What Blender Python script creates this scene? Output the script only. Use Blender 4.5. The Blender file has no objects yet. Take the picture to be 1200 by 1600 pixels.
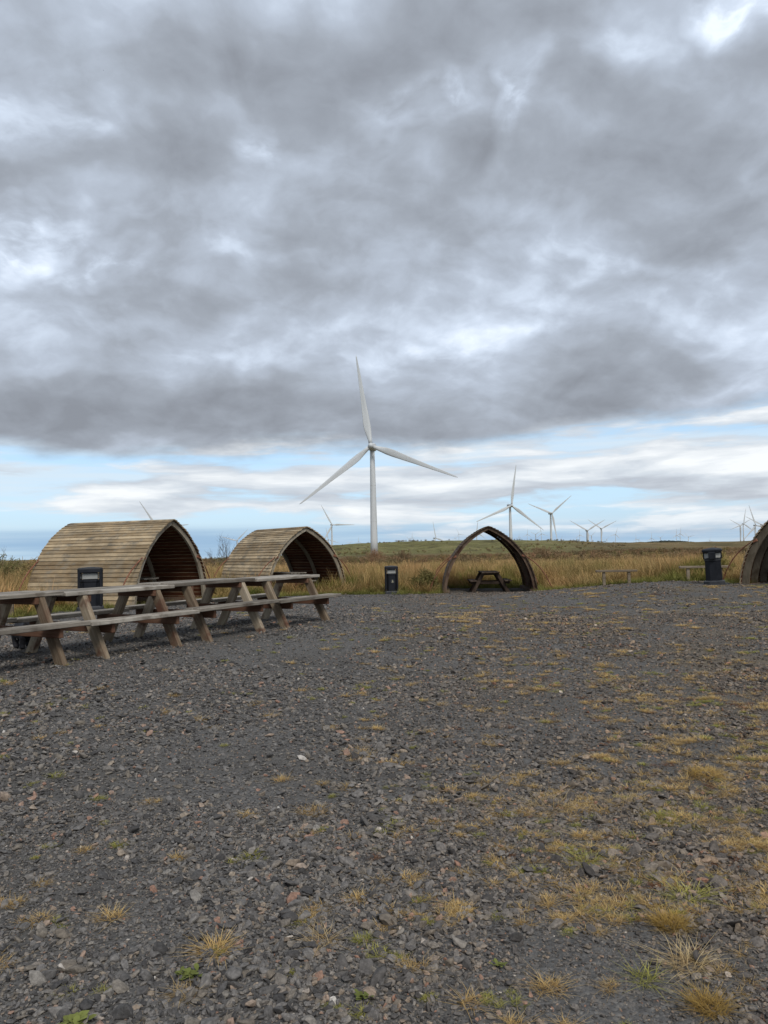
import bpy, bmesh, math, random
import numpy as np
from mathutils import Vector, Matrix, noise as mnoise

R = math.radians
scene = bpy.context.scene
COL = scene.collection
rng = random.Random(7)
nrng = np.random.default_rng(11)

# ------------------------------------------------------------------ camera
cam_data = bpy.data.cameras.new('camera')
cam = bpy.data.objects.new('camera', cam_data)
COL.objects.link(cam)
cam_data.sensor_fit = 'VERTICAL'
cam_data.sensor_height = 36.0
cam_data.lens = 27.0
cam_data.clip_start = 0.05
cam_data.clip_end = 40000.0
EYE = 1.55
_pitch, _roll = math.atan(58 / 1200.0), R(1.2)
_f = Vector((0, math.cos(_pitch), math.sin(_pitch)))
_r0 = Vector((1, 0, 0)); _u0 = _r0.cross(_f)
_r = math.cos(_roll) * _r0 - math.sin(_roll) * _u0
_u = math.cos(_roll) * _u0 + math.sin(_roll) * _r0
_m = Matrix((_r, _u, -_f)).transposed().to_4x4()
_m.translation = Vector((0, 0, EYE))
cam.matrix_world = _m
scene.camera = cam

# ------------------------------------------------------------------ light
SUN_EL, SUN_AZ = R(48), R(160)          # azimuth clockwise from +Y: behind the camera, a little to the right
sun_data = bpy.data.lights.new('sun', 'SUN')
sun_data.energy = 1.3
sun_data.angle = R(22)
sun_data.color = (1.0, 0.96, 0.9)
sun = bpy.data.objects.new('sun', sun_data)
COL.objects.link(sun)
_sd = Vector((math.sin(SUN_AZ) * math.cos(SUN_EL), math.cos(SUN_AZ) * math.cos(SUN_EL), math.sin(SUN_EL)))
sun.rotation_euler = _sd.to_track_quat('Z', 'Y').to_euler()
scene.view_settings.view_transform = 'Standard'
scene.view_settings.look = 'None'
scene.view_settings.gamma = 1.0
scene.view_settings.exposure = 0.85
scene.view_settings.use_curve_mapping = False
scene.cycles.max_bounces = 6
scene.cycles.diffuse_bounces = 3
scene.cycles.transparent_max_bounces = 8


# ------------------------------------------------------------------ node helper
class G:
    """Small helper that writes shader node graphs."""
    def __init__(self, tree):
        self.t = tree
        tree.nodes.clear()

    def n(self, kind, **kw):
        nd = self.t.nodes.new(kind)
        for k, v in kw.items():
            setattr(nd, k, v)
        return nd

    def link(self, a, b):
        self.t.links.new(a, b)

    def put(self, sock, v):
        if isinstance(v, bpy.types.NodeSocket):
            self.link(v, sock)
        elif v is not None:
            sock.default_value = v

    def m(self, op, a, b=None, c=None, clamp=False):
        nd = self.n('ShaderNodeMath', operation=op, use_clamp=clamp)
        self.put(nd.inputs[0], a)
        if b is not None: self.put(nd.inputs[1], b)
        if c is not None: self.put(nd.inputs[2], c)
        return nd.outputs[0]

    def vm(self, op, a, b=None):
        nd = self.n('ShaderNodeVectorMath', operation=op)
        self.put(nd.inputs[0], a)
        if b is not None:
            self.put(nd.inputs['Scale'] if op == 'SCALE' else nd.inputs[1], b)
        return nd.outputs['Value'] if op in ('LENGTH', 'DOT_PRODUCT', 'DISTANCE') else nd.outputs[0]

    def ss(self, v, lo, hi, a=0.0, b=1.0):
        nd = self.n('ShaderNodeMapRange', interpolation_type='SMOOTHSTEP')
        self.put(nd.inputs['Value'], v)
        nd.inputs['From Min'].default_value = lo; nd.inputs['From Max'].default_value = hi
        nd.inputs['To Min'].default_value = a; nd.inputs['To Max'].default_value = b
        return nd.outputs[0]

    def mix(self, f, a, b, kind='MIX'):
        nd = self.n('ShaderNodeMix', data_type='RGBA', blend_type=kind)
        self.put(nd.inputs[0], f)
        for s, v in ((nd.inputs[6], a), (nd.inputs[7], b)):
            if isinstance(v, tuple) and len(v) == 3: v = (*v, 1.0)
            self.put(s, v)
        return nd.outputs[2]

    def noise(self, vec, scale, detail=5.0, rough=0.55, dist=0.0, out='Fac'):
        nd = self.n('ShaderNodeTexNoise')
        if vec is not None: self.link(vec, nd.inputs['Vector'])
        nd.inputs['Scale'].default_value = scale
        nd.inputs['Detail'].default_value = detail
        nd.inputs['Roughness'].default_value = rough
        nd.inputs['Distortion'].default_value = dist
        return nd.outputs[0] if out == 'Fac' else nd.outputs[1]

    def voro(self, vec, scale, out='Distance', feature='F1', rand=1.0):
        nd = self.n('ShaderNodeTexVoronoi', feature=feature)
        self.link(vec, nd.inputs['Vector'])
        nd.inputs['Scale'].default_value = scale
        nd.inputs['Randomness'].default_value = rand
        return nd.outputs[out]

    def ramp(self, f, stops, interp='LINEAR'):
        nd = self.n('ShaderNodeValToRGB')
        cr = nd.color_ramp
        cr.interpolation = interp
        while len(cr.elements) < len(stops): cr.elements.new(0.5)
        for e, (p, c) in zip(cr.elements, stops):
            e.position = p; e.color = (*c, 1.0)
        self.put(nd.inputs[0], f)
        return nd.outputs[0]

    def scale(self, vec, s):
        nd = self.n('ShaderNodeMapping')
        self.link(vec, nd.inputs[0])
        nd.inputs['Scale'].default_value = s
        return nd.outputs[0]


# ------------------------------------------------------------------ world: Nishita sky with a cloud deck
world = bpy.data.worlds.new('World')
scene.world = world
world.use_nodes = True
g = G(world.node_tree)
tc = g.n('ShaderNodeTexCoord').outputs['Generated']
sep = g.n('ShaderNodeSeparateXYZ'); g.link(tc, sep.inputs[0])
dx, dy, dz0 = sep.outputs
dz = g.m('MAXIMUM', dz0, 0.004)
skyvec = g.n('ShaderNodeCombineXYZ')
g.link(dx, skyvec.inputs[0]); g.link(dy, skyvec.inputs[1]); g.link(g.m('MAXIMUM', dz, 0.03), skyvec.inputs[2])
sky = g.n('ShaderNodeTexSky', sky_type='NISHITA')
sky.sun_disc = False
sky.sun_elevation = SUN_EL; sky.sun_rotation = SUN_AZ
sky.altitude = 200; sky.air_density = 1.0; sky.dust_density = 0.6; sky.ozone_density = 1.5
g.link(skyvec.outputs[0], sky.inputs[0])
# cloud-plane coordinates of the low deck
den = g.m('ADD', dz, 0.42)
pl = g.n('ShaderNodeCombineXYZ')
g.link(g.m('DIVIDE', dx, den), pl.inputs[0]); g.link(g.m('DIVIDE', dy, den), pl.inputs[1])
pl = pl.outputs[0]
SK = 10.0                               # cloud radiance / background strength
def C(r_, g_, b_): return (r_ * SK, g_ * SK, b_ * SK)
p1 = g.vm('ADD', pl, (8.3, 2.4, 0.0))
warp = g.noise(p1, 4.6, 4, 0.5, out='Color')
wv = g.vm('SUBTRACT', warp, (0.5, 0.5, 0.5))
p1w = g.vm('ADD', p1, g.vm('SCALE', wv, 0.12))
dA = g.noise(p1w, 3.6, 11, 0.52)
dB = g.noise(g.vm('ADD', p1w, (0.012, 0.035, 0.0)), 3.6, 11, 0.52)
big = g.noise(p1, 1.7, 3, 0.5)
fine = g.noise(p1w, 13.0, 8, 0.55)
dens = g.m('ADD', g.m('ADD', g.m('MULTIPLY', dA, 0.46), g.m('MULTIPLY', big, 0.58)), g.ss(dz, 0.15, 0.30, 0.085, 0.0))
# thin and thick places in the deck: (plane x, plane y, radius x, radius y, amount)
def patches(rows):
    tot = None
    for hx, hy, rx, ry, dp in rows:
        q = g.n('ShaderNodeVectorMath', operation='MULTIPLY')
        g.link(g.vm('SUBTRACT', g.vm('ADD', pl, g.vm('SCALE', wv, 0.30)), (hx, hy, 0)), q.inputs[0])
        q.inputs[1].default_value = (1 / rx, 1 / ry, 0)
        h_ = g.m('MULTIPLY', g.ss(g.vm('LENGTH', q.outputs[0]), 0.0, 1.0, 1.0, 0.0), dp)
        tot = h_ if tot is None else g.m('MAXIMUM', tot, h_)
    return tot
thin = patches(((0.039, 0.944, 0.137, 0.062, 0.22), (0.175, 0.962, 0.061, 0.108, 0.22), (0.408, 0.788, 0.106, 0.075, 0.24), (0.295, 0.860, 0.078, 0.064, 0.13),
                (-0.504, 1.107, 0.123, 0.098, 0.21), (-0.420, 1.188, 0.106, 0.069, 0.20), (-0.413, 0.916, 0.182, 0.116, 0.14), (-0.164, 0.994, 0.063, 0.109, 0.15),
                (-0.193, 1.187, 0.110, 0.070, 0.10), (0.127, 1.434, 0.214, 0.097, 0.09), (0.352, 1.158, 0.139, 0.087, 0.10), (-0.464, 1.326, 0.206, 0.084, 0.08)))
heavy = patches(((0.126, 1.152, 0.393, 0.204, 0.12), (0.434, 1.040, 0.207, 0.180, 0.10), (0.551, 1.440, 0.340, 0.156, 0.11), (-0.477, 1.550, 0.550, 0.155, 0.10),
                           (-0.297, 1.028, 0.208, 0.087, 0.09), (0.026, 0.837, 0.229, 0.070, 0.08)))
dens = g.m('ADD', g.m('SUBTRACT', dens, g.m('MULTIPLY', thin, g.ss(fine, 0.36, 0.64, 0.25, 1.1))), heavy)
relief = g.m('MULTIPLY', g.m('SUBTRACT', dB, dA), g.ss(dz, 0.12, 0.4, 0.9, 1.3))
thick = g.m('SUBTRACT', g.m('ADD', g.ss(dens, 0.23, 0.78), g.m('MULTIPLY', g.m('SUBTRACT', fine, 0.5), g.ss(dz, 0.12, 0.4, 0.12, 0.20))), relief)
deckcol = g.ramp(thick, [(0.02, (0.53, 0.585, 0.665)), (0.20, (0.38, 0.433, 0.512)), (0.42, (0.278, 0.314, 0.371)), (0.68, (0.212, 0.235, 0.272)), (1.0, (0.154, 0.168, 0.193))])
deckcol = g.vm('SCALE', deckcol, SK)
edge_n = g.noise(g.scale(tc, (1.0, 1.0, 3.0)), 4.2, 7, 0.55)
elev = g.m('ADD', g.m('SUBTRACT', dz, g.m('MULTIPLY', dx, 0.045)), g.m('MULTIPLY', g.m('SUBTRACT', edge_n, 0.5), 0.11))
deckmask = g.ss(elev, 0.118, 0.152)
deckmask = g.m('MULTIPLY', deckmask, g.ss(thick, -0.30, 0.05))
# far layered clouds near the horizon: a heaped bank above, thin streaks below
lv = g.scale(tc, (2.2, 2.2, 15.0))
lw = g.noise(lv, 1.6, 4, 0.55, out='Color')
lv2 = g.vm('ADD', lv, g.vm('SCALE', g.vm('SUBTRACT', lw, (0.5, 0.5, 0.5)), 0.45))
l1 = g.noise(g.vm('ADD', lv2, (1.3, 4.2, 0.4)), 1.9, 9, 0.55)
l1b = g.noise(g.vm('ADD', lv2, (1.3, 4.2, 0.72)), 1.9, 9, 0.55)
bank = g.m('ADD', l1, g.m('ADD', g.m('MULTIPLY', g.ss(dz, 0.03, 0.065), 0.17), g.m('MULTIPLY', g.ss(dz, 0.09, 0.125), -0.13)))
bank = g.m('ADD', bank, g.m('SUBTRACT', g.m('MULTIPLY', dx, 0.16), 0.045))
lmask = g.m('MULTIPLY', g.ss(bank, 0.47, 0.60), g.ss(dz, 0.0, 0.05, 0.55, 0.95))
lshade = g.m('ADD', g.m('MULTIPLY', g.m('SUBTRACT', l1, l1b), 2.2), 0.45, clamp=True)
lcol = g.vm('SCALE', g.ramp(lshade, [(0.1, (0.29, 0.31, 0.345)), (0.45, (0.38, 0.41, 0.445)), (0.9, (0.55, 0.565, 0.575))]), SK)
clear = g.mix(g.ss(dz, 0.0, 0.075), C(0.19, 0.30, 0.435), C(0.26, 0.39, 0.53))
clear = g.mix(0.75, sky.outputs[0], clear)
veil = g.noise(g.vm('ADD', g.scale(tc, (1.2, 1.2, 26.0)), (7.0, 2.0, 0.0)), 1.5, 6, 0.5)
clear = g.mix(g.ss(veil, 0.42, 0.66, 0.0, 0.75), clear, C(0.41, 0.465, 0.51))
low = g.noise(g.vm('ADD', g.scale(tc, (1.3, 1.3, 34.0)), (3.0, 9.0, 0.0)), 1.3, 6, 0.5)
clear = g.mix(g.m('MULTIPLY', g.ss(low, 0.36, 0.66), g.ss(g.m('ADD', dz, g.m('MULTIPLY', g.m('SUBTRACT', low, 0.5), -0.05)), 0.005, 0.055, 0.75, 0.0)), clear, C(0.15, 0.245, 0.37))
c1 = g.mix(lmask, clear, lcol)
c2 = g.mix(deckmask, c1, deckcol)
bg = g.n('ShaderNodeBackground')
g.link(c2, bg.inputs[0]); bg.inputs[1].default_value = 1.0 / SK
wo = g.n('ShaderNodeOutputWorld'); g.link(bg.outputs[0], wo.inputs[0])


# ------------------------------------------------------------------ object helpers
def tag(o, label=None, cat=None, group=None, kind=None):
    if label: o['label'] = label
    if cat: o['category'] = cat
    if group: o['group'] = group
    if kind: o['kind'] = kind
    return o

def mk(name, data, parent=None, loc=(0, 0, 0), rot=(0, 0, 0), scl=(1, 1, 1)):
    o = bpy.data.objects.new(name, data)
    COL.objects.link(o)
    o.location = loc; o.rotation_euler = rot; o.scale = scl
    if parent: o.parent = parent
    return o

def empty(name, loc=(0, 0, 0), rz=0.0, rot=None):
    o = mk(name, None, None, loc, rot or (0, 0, rz))
    o.empty_display_size = 0.2
    return o

def mesh(name, verts, faces, mats, idx=None, smooth=False):
    me = bpy.data.meshes.new(name)
    me.from_pydata([tuple(v) for v in verts], [], faces)
    for m_ in (mats if isinstance(mats, (list, tuple)) else [mats]): me.materials.append(m_)
    if idx is not None:
        me.polygons.foreach_set('material_index', idx)
    if smooth:
        me.polygons.foreach_set('use_smooth', [True] * len(me.polygons))
    me.update()
    return me

def bm_mesh(name, bm, mats, smooth=False):
    me = bpy.data.meshes.new(name)
    bmesh.ops.recalc_face_normals(bm, faces=bm.faces)
    bm.to_mesh(me); bm.free()
    for m_ in (mats if isinstance(mats, (list, tuple)) else [mats]): me.materials.append(m_)
    if smooth:
        me.polygons.foreach_set('use_smooth', [True] * len(me.polygons))
    return me

def box_bm(sx, sy, sz, bevel=0.004, cen=(0, 0, 0), jig=0.0):
    bm = bmesh.new()
    bmesh.ops.create_cube(bm, size=1.0)
    for v in bm.verts:
        v.co = Vector((v.co.x * sx + cen[0], v.co.y * sy + cen[1], v.co.z * sz + cen[2]))
        if jig: v.co += Vector((rng.uniform(-jig, jig), rng.uniform(-jig, jig), rng.uniform(-jig, jig)))
    if bevel:
        bmesh.ops.bevel(bm, geom=list(bm.edges), offset=bevel, segments=1, affect='EDGES')
    return bm

def box(name, sx, sy, sz, mats, bevel=0.004, cen=(0, 0, 0), jig=0.0):
    return bm_mesh(name, box_bm(sx, sy, sz, bevel, cen, jig), mats)

def tube(name, pts, rad, mats, seg=8, cap=True, smooth=True):
    """Swept tube along pts, rad a number or one per point."""
    pts = [Vector(p) for p in pts]
    rads = rad if isinstance(rad, (list, tuple)) else [rad] * len(pts)
    vs, fs = [], []
    for i, p in enumerate(pts):
        t = (pts[min(i + 1, len(pts) - 1)] - pts[max(i - 1, 0)]).normalized()
        ref = Vector((0, 0, 1)) if abs(t.z) < 0.9 else Vector((1, 0, 0))
        a = t.cross(ref).normalized(); b = t.cross(a)
        for k in range(seg):
            an = 2 * math.pi * k / seg
            vs.append(p + (a * math.cos(an) + b * math.sin(an)) * rads[i])
    for i in range(len(pts) - 1):
        for k in range(seg):
            k2 = (k + 1) % seg
            fs.append((i * seg + k, i * seg + k2, (i + 1) * seg + k2, (i + 1) * seg + k))
    if cap:
        fs.append(tuple(range(seg))[::-1]); fs.append(tuple((len(pts) - 1) * seg + k for k in range(seg)))
    return mesh(name, vs, fs, mats, smooth=smooth)

def loft(name, rings, mats, smooth=False, cap=True):
    n = len(rings[0]); vs = [v for r_ in rings for v in r_]; fs = []
    for i in range(len(rings) - 1):
        for k in range(n):
            k2 = (k + 1) % n
            fs.append((i * n + k, i * n + k2, (i + 1) * n + k2, (i + 1) * n + k))
    if cap:
        fs.append(tuple(range(n))[::-1]); fs.append(tuple((len(rings) - 1) * n + k for k in range(n)))
    return mesh(name, vs, fs, mats, smooth=smooth)


# ------------------------------------------------------------------ materials
def material(name, build, rough=0.8, spec=0.3, metal=0.0):
    m_ = bpy.data.materials.new(name); m_.use_nodes = True
    g_ = G(m_.node_tree)
    bs = g_.n('ShaderNodeBsdfPrincipled')
    bs.inputs['Roughness'].default_value = rough
    bs.inputs['Specular IOR Level'].default_value = spec
    bs.inputs['Metallic'].default_value = metal
    out = g_.n('ShaderNodeOutputMaterial')
    g_.link(bs.outputs[0], out.inputs[0])
    build(g_, bs, out)
    return m_

def bump(g_, bs, h, strength=0.4, dist=0.01):
    b = g_.n('ShaderNodeBump')
    b.inputs['Strength'].default_value = strength; b.inputs['Distance'].default_value = dist
    g_.link(h, b.inputs['Height']); g_.link(b.outputs[0], bs.inputs['Normal'])

def wood(name, stops, stain=None, axis='X', grain=(3, 40, 40), contrast=0.22, weather=None):
    def bld(g_, bs, out):
        co = g_.n('ShaderNodeTexCoord').outputs['Object']
        oi = g_.n('ShaderNodeObjectInfo').outputs['Random']
        off = g_.n('ShaderNodeCombineXYZ')
        for k, mul in enumerate((91.0, 57.0, 133.0)): g_.link(g_.m('MULTIPLY', oi, mul), off.inputs[k])
        v = g_.vm('ADD', co, off.outputs[0])
        s = {'X': (grain[0], grain[1], grain[2]), 'Y': (grain[1], grain[0], grain[2]), 'Z': (grain[1], grain[2], grain[0])}[axis]
        fine = g_.noise(g_.scale(v, s), 1.0, 6, 0.65, 0.6)
        bl = g_.noise(g_.scale(v, tuple(x * 0.14 + 0.9 for x in s)), 1.0, 4, 0.6)
        f = g_.m('ADD', g_.m('MULTIPLY', fine, 0.55), g_.m('MULTIPLY', bl, 0.45))
        f = g_.m('ADD', f, g_.m('MULTIPLY', g_.m('SUBTRACT', oi, 0.5), contrast))
        c = g_.ramp(f, stops)
        if stain:
            c = g_.mix(g_.ss(g_.noise(v, 2.3, 4, 0.6), 0.50, 0.68), c, stain)
        if weather:
            wp = g_.n('ShaderNodeNewGeometry').outputs['Position']
            w1 = g_.noise(g_.scale(wp, (3.2, 3.2, 0.9)), 1.0, 6, 0.62)
            c = g_.mix(g_.ss(w1, 0.46, 0.70, 0.0, 0.75), c, weather)
            w2 = g_.noise(g_.scale(wp, (1.1, 1.1, 1.6)), 1.0, 4, 0.6)
            c = g_.vm('SCALE', c, g_.ss(w2, 0.3, 0.7, 0.72, 1.15))
        g_.link(c, bs.inputs['Base Color'])
        bump(g_, bs, fine, 0.5, 0.006)
    return material(name, bld, 0.85, 0.2)

M_CLAD = wood('cladding_weathered', [(0.25, (0.16, 0.11, 0.06)), (0.5, (0.345, 0.26, 0.158)), (0.75, (0.48, 0.385, 0.255))], stain=(0.21, 0.18, 0.135), axis='Y', contrast=0.34, weather=(0.235, 0.195, 0.14))
M_CLADDK = wood('cladding_dark', [(0.25, (0.035, 0.024, 0.017)), (0.5, (0.085, 0.058, 0.040)), (0.75, (0.15, 0.11, 0.08))], axis='Y')
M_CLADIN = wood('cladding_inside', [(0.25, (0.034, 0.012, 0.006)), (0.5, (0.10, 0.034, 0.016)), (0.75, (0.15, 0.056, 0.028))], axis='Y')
M_RIB = wood('rib_laminated', [(0.25, (0.14, 0.115, 0.085)), (0.5, (0.27, 0.235, 0.18)), (0.75, (0.38, 0.345, 0.28))], stain=(0.15, 0.115, 0.08), axis='Z', grain=(5, 30, 30))
M_RIBDK = wood('rib_brown', [(0.25, (0.055, 0.036, 0.024)), (0.5, (0.12, 0.08, 0.055)), (0.75, (0.20, 0.15, 0.11))], stain=(0.06, 0.03, 0.02), axis='Z', grain=(5, 30, 30))
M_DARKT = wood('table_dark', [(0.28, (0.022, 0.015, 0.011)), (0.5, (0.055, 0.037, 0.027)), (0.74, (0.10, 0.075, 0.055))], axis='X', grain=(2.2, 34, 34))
M_RIBGR = wood('rib_grey_brown', [(0.25, (0.085, 0.068, 0.048)), (0.5, (0.165, 0.138, 0.10)), (0.75, (0.25, 0.215, 0.165))], stain=(0.10, 0.08, 0.055), axis='Z', grain=(5, 30, 30))
M_TABLE = wood('table_grey', [(0.30, (0.085, 0.072, 0.058)), (0.5, (0.275, 0.245, 0.205)), (0.72, (0.49, 0.455, 0.395))], stain=(0.13, 0.107, 0.085), axis='X', grain=(2.2, 34, 34), weather=(0.19, 0.165, 0.135))
M_LEG = wood('table_leg', [(0.28, (0.12, 0.084, 0.055)), (0.5, (0.27, 0.215, 0.15)), (0.74, (0.44, 0.375, 0.285))], stain=(0.105, 0.05, 0.032), axis='Z', grain=(2.2, 34, 34), contrast=0.34)
M_BEAM = wood('table_beam', [(0.28, (0.06, 0.03, 0.018)), (0.5, (0.125, 0.062, 0.038)), (0.74, (0.20, 0.125, 0.085))], axis='Y', grain=(2.2, 34, 34))
M_RAIL = wood('bench_rail', [(0.28, (0.075, 0.058, 0.04)), (0.5, (0.20, 0.16, 0.115)), (0.74, (0.34, 0.285, 0.215))], axis='X', grain=(2.2, 34, 34))

def _rust(g_, bs, out):
    v = g_.n('ShaderNodeTexCoord').outputs['Object']
    f = g_.noise(v, 14, 5, 0.6)
    g_.link(g_.ramp(f, [(0.3, (0.12, 0.048, 0.03)), (0.55, (0.23, 0.095, 0.055)), (0.75, (0.31, 0.15, 0.095))]), bs.inputs['Base Color'])
    bump(g_, bs, f, 0.3, 0.003)
M_RUST = material('rusty_steel', _rust, 0.75, 0.3)

def _plastic(c0, c1):
    def b(g_, bs, out):
        v = g_.n('ShaderNodeTexCoord').outputs['Object']
        f = g_.noise(v, 7, 5, 0.6)
        g_.link(g_.ramp(f, [(0.3, c0), (0.75, c1)]), bs.inputs['Base Color'])
        g_.link(g_.ss(f, 0.3, 0.7, 0.42, 0.62), bs.inputs['Roughness'])
    return b
M_BIN = material('bin_dark_plastic', _plastic((0.006, 0.007, 0.010), (0.013, 0.015, 0.021)), 0.5, 0.3)
M_BINGREY = material('bin_grey_plastic', _plastic((0.030, 0.032, 0.036), (0.06, 0.062, 0.068)), 0.55, 0.3)
M_BINPALE = material('bin_pale_panel', _plastic((0.28, 0.285, 0.27), (0.40, 0.40, 0.38)), 0.6, 0.3)
M_GOLD = material('emblem_pale', _plastic((0.34, 0.32, 0.22), (0.42, 0.40, 0.28)), 0.6, 0.3)

def _turb(g_, bs, out):
    v = g_.n('ShaderNodeTexCoord').outputs['Object']
    f = g_.noise(g_.scale(v, (0.6, 0.6, 0.06)), 1.0, 5, 0.6)
    g_.link(g_.ramp(f, [(0.3, (0.49, 0.505, 0.51)), (0.7, (0.59, 0.605, 0.61))]), bs.inputs['Base Color'])
M_TURB = material('turbine_paint', _turb, 0.55, 0.35)
def _turbd(g_, bs, out):
    bs.inputs['Base Color'].default_value = (0.22, 0.22, 0.22, 1)
M_TURBD = material('turbine_grey', _turbd, 0.6, 0.3)

def _fur(g_, bs, out):
    v = g_.n('ShaderNodeTexCoord').outputs['Object']
    f = g_.noise(v, 60, 4, 0.6)
    g_.link(g_.ramp(f, [(0.3, (0.006, 0.006, 0.008)), (0.75, (0.02, 0.02, 0.024))]), bs.inputs['Base Color'])
    bump(g_, bs, f, 0.6, 0.01)
M_FUR = material('black_fur', _fur, 0.75, 0.3)

def _grit(g_, bs, out):
    v = g_.n('ShaderNodeTexCoord').outputs['Object']
    geo = g_.n('ShaderNodeNewGeometry').outputs['Position']
    cell = g_.voro(geo, 75, 'Color')
    cs = g_.n('ShaderNodeSeparateColor'); g_.link(cell, cs.inputs[0])
    cd = g_.voro(geo, 75, 'Distance')
    cell2 = g_.voro(geo, 34, 'Color')
    cs2 = g_.n('ShaderNodeSeparateColor'); g_.link(cell2, cs2.inputs[0])
    fine = g_.noise(geo, 160, 3, 0.6)
    blot = g_.noise(geo, 0.7, 5, 0.6)
    a = g_.ramp(cs.outputs[0], [(0.0, (0.055, 0.053, 0.051)), (0.6, (0.115, 0.112, 0.108)), (0.86, (0.17, 0.166, 0.16)), (0.95, (0.20, 0.17, 0.14)), (1.0, (0.28, 0.27, 0.25))])
    b = g_.ramp(cs2.outputs[0], [(0.0, (0.06, 0.058, 0.056)), (0.7, (0.125, 0.122, 0.118)), (0.93, (0.18, 0.172, 0.162)), (1.0, (0.23, 0.20, 0.17))])
    c = g_.mix(0.45, a, b)
    grit = g_.ramp(fine, [(0.3, (0.04, 0.038, 0.035)), (0.7, (0.125, 0.118, 0.108))])
    c = g_.mix(g_.ss(blot, 0.42, 0.66, 0.15, 0.75), c, grit)
    # dusty brown and dried moss areas
    dry = g_.noise(geo, 0.33, 6, 0.62)
    sp = g_.n('ShaderNodeSeparateXYZ'); g_.link(geo, sp.inputs[0])
    right = g_.ss(sp.outputs[0], -1.5, 3.5)
    c = g_.mix(g_.m('MULTIPLY', g_.m('MULTIPLY', g_.ss(dry, 0.50, 0.66), right), 0.5), c, (0.15, 0.115, 0.065))
    g_.link(c, bs.inputs['Base Color'])
    h = g_.m('ADD', g_.m('MULTIPLY', cd, -0.5), g_.m('MULTIPLY', fine, 0.35))
    bump(g_, bs, h, 0.9, 0.012)
M_GRIT = material('gravel_base', _grit, 0.9, 0.15)

def _stone(g_, bs, out):
    oi = g_.n('ShaderNodeObjectInfo').outputs['Random']
    v = g_.n('ShaderNodeTexCoord').outputs['Object']
    f = g_.noise(v, 2.5, 5, 0.65)
    c = g_.ramp(oi, [(0.0, (0.050, 0.049, 0.050)), (0.35, (0.110, 0.108, 0.108)), (0.62, (0.18, 0.175, 0.172)), (0.80, (0.155, 0.137, 0.115)),
                     (0.89, (0.225, 0.217, 0.205)), (0.925, (0.22, 0.178, 0.14)), (0.95, (0.29, 0.25, 0.205)), (0.98, (0.28, 0.175, 0.135)), (0.99, (0.26, 0.15, 0.11)), (0.9985, (0.33, 0.31, 0.27)), (1.0, (0.50, 0.49, 0.47))])
    pos = g_.n('ShaderNodeSeparateXYZ'); g_.link(g_.n('ShaderNodeNewGeometry').outputs['Position'], pos.inputs[0])
    wn = g_.noise(g_.n('ShaderNodeNewGeometry').outputs['Position'], 0.6, 4, 0.6)
    c = g_.mix(g_.m('MULTIPLY', g_.ss(g_.m('ADD', pos.outputs[0], g_.m('MULTIPLY', wn, 2.5)), 0.2, 3.6), 0.55), c, g_.mix(1.0, c, (1.18, 0.97, 0.76), 'MULTIPLY'))
    k = g_.ss(f, 0.25, 0.8, 0.55, 1.35)
    c = g_.mix(1.0, c, (1.06, 1.02, 0.97), 'MULTIPLY')
    g_.link(g_.vm('SCALE', c, k), bs.inputs['Base Color'])
    bump(g_, bs, f, 0.25, 0.1)
M_STONE = material('crushed_stone', _stone, 0.8, 0.3)

def grassmat(name, base, mid, tips, lo, hi, trans=0.25, zmax=0.8):
    """base colour to tip colour along the blade, hue varied per clump"""
    def b(g_, bs, out):
        v = g_.n('ShaderNodeTexCoord').outputs['Object']
        sp = g_.n('ShaderNodeSeparateXYZ'); g_.link(v, sp.inputs[0])
        oi = g_.n('ShaderNodeObjectInfo').outputs['Random']
        nz = g_.noise(v, 9.0, 2, 0.5)
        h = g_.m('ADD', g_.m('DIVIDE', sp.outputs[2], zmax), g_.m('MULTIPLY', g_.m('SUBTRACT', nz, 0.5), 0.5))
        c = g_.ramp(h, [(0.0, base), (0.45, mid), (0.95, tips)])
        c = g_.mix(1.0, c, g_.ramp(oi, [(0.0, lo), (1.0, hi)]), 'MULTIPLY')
        if zmax > 0.5:
            pn = g_.noise(g_.n('ShaderNodeNewGeometry').outputs['Position'], 0.17, 5, 0.65)
            c = g_.mix(1.0, c, g_.ramp(pn, [(0.34, (0.62, 0.74, 0.55)), (0.48, (0.95, 0.95, 0.88)), (0.62, (1.12, 0.98, 0.92)), (0.72, (0.78, 0.66, 0.6))]), 'MULTIPLY')
        g_.link(c, bs.inputs['Base Color'])
        tr = g_.n('ShaderNodeBsdfTranslucent'); g_.link(c, tr.inputs[0])
        mx = g_.n('ShaderNodeMixShader'); mx.inputs[0].default_value = trans
        g_.link(bs.outputs[0], mx.inputs[1]); g_.link(tr.outputs[0], mx.inputs[2]); g_.link(mx.outputs[0], out.inputs[0])
    return material(name, b, 0.85, 0.15)
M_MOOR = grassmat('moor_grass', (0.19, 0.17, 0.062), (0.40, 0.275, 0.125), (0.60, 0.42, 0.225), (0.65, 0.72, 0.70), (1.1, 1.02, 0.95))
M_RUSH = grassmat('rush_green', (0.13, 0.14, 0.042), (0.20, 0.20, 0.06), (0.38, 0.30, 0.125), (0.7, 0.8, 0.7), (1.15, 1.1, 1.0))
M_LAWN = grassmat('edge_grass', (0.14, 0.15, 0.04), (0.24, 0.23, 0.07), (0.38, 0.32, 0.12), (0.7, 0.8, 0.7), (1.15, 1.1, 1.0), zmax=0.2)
M_DRY = grassmat('dry_tuft', (0.33, 0.21, 0.085), (0.62, 0.43, 0.175), (0.82, 0.63, 0.32), (0.72, 0.72, 0.75), (1.12, 1.12, 1.1), zmax=0.05)
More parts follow.
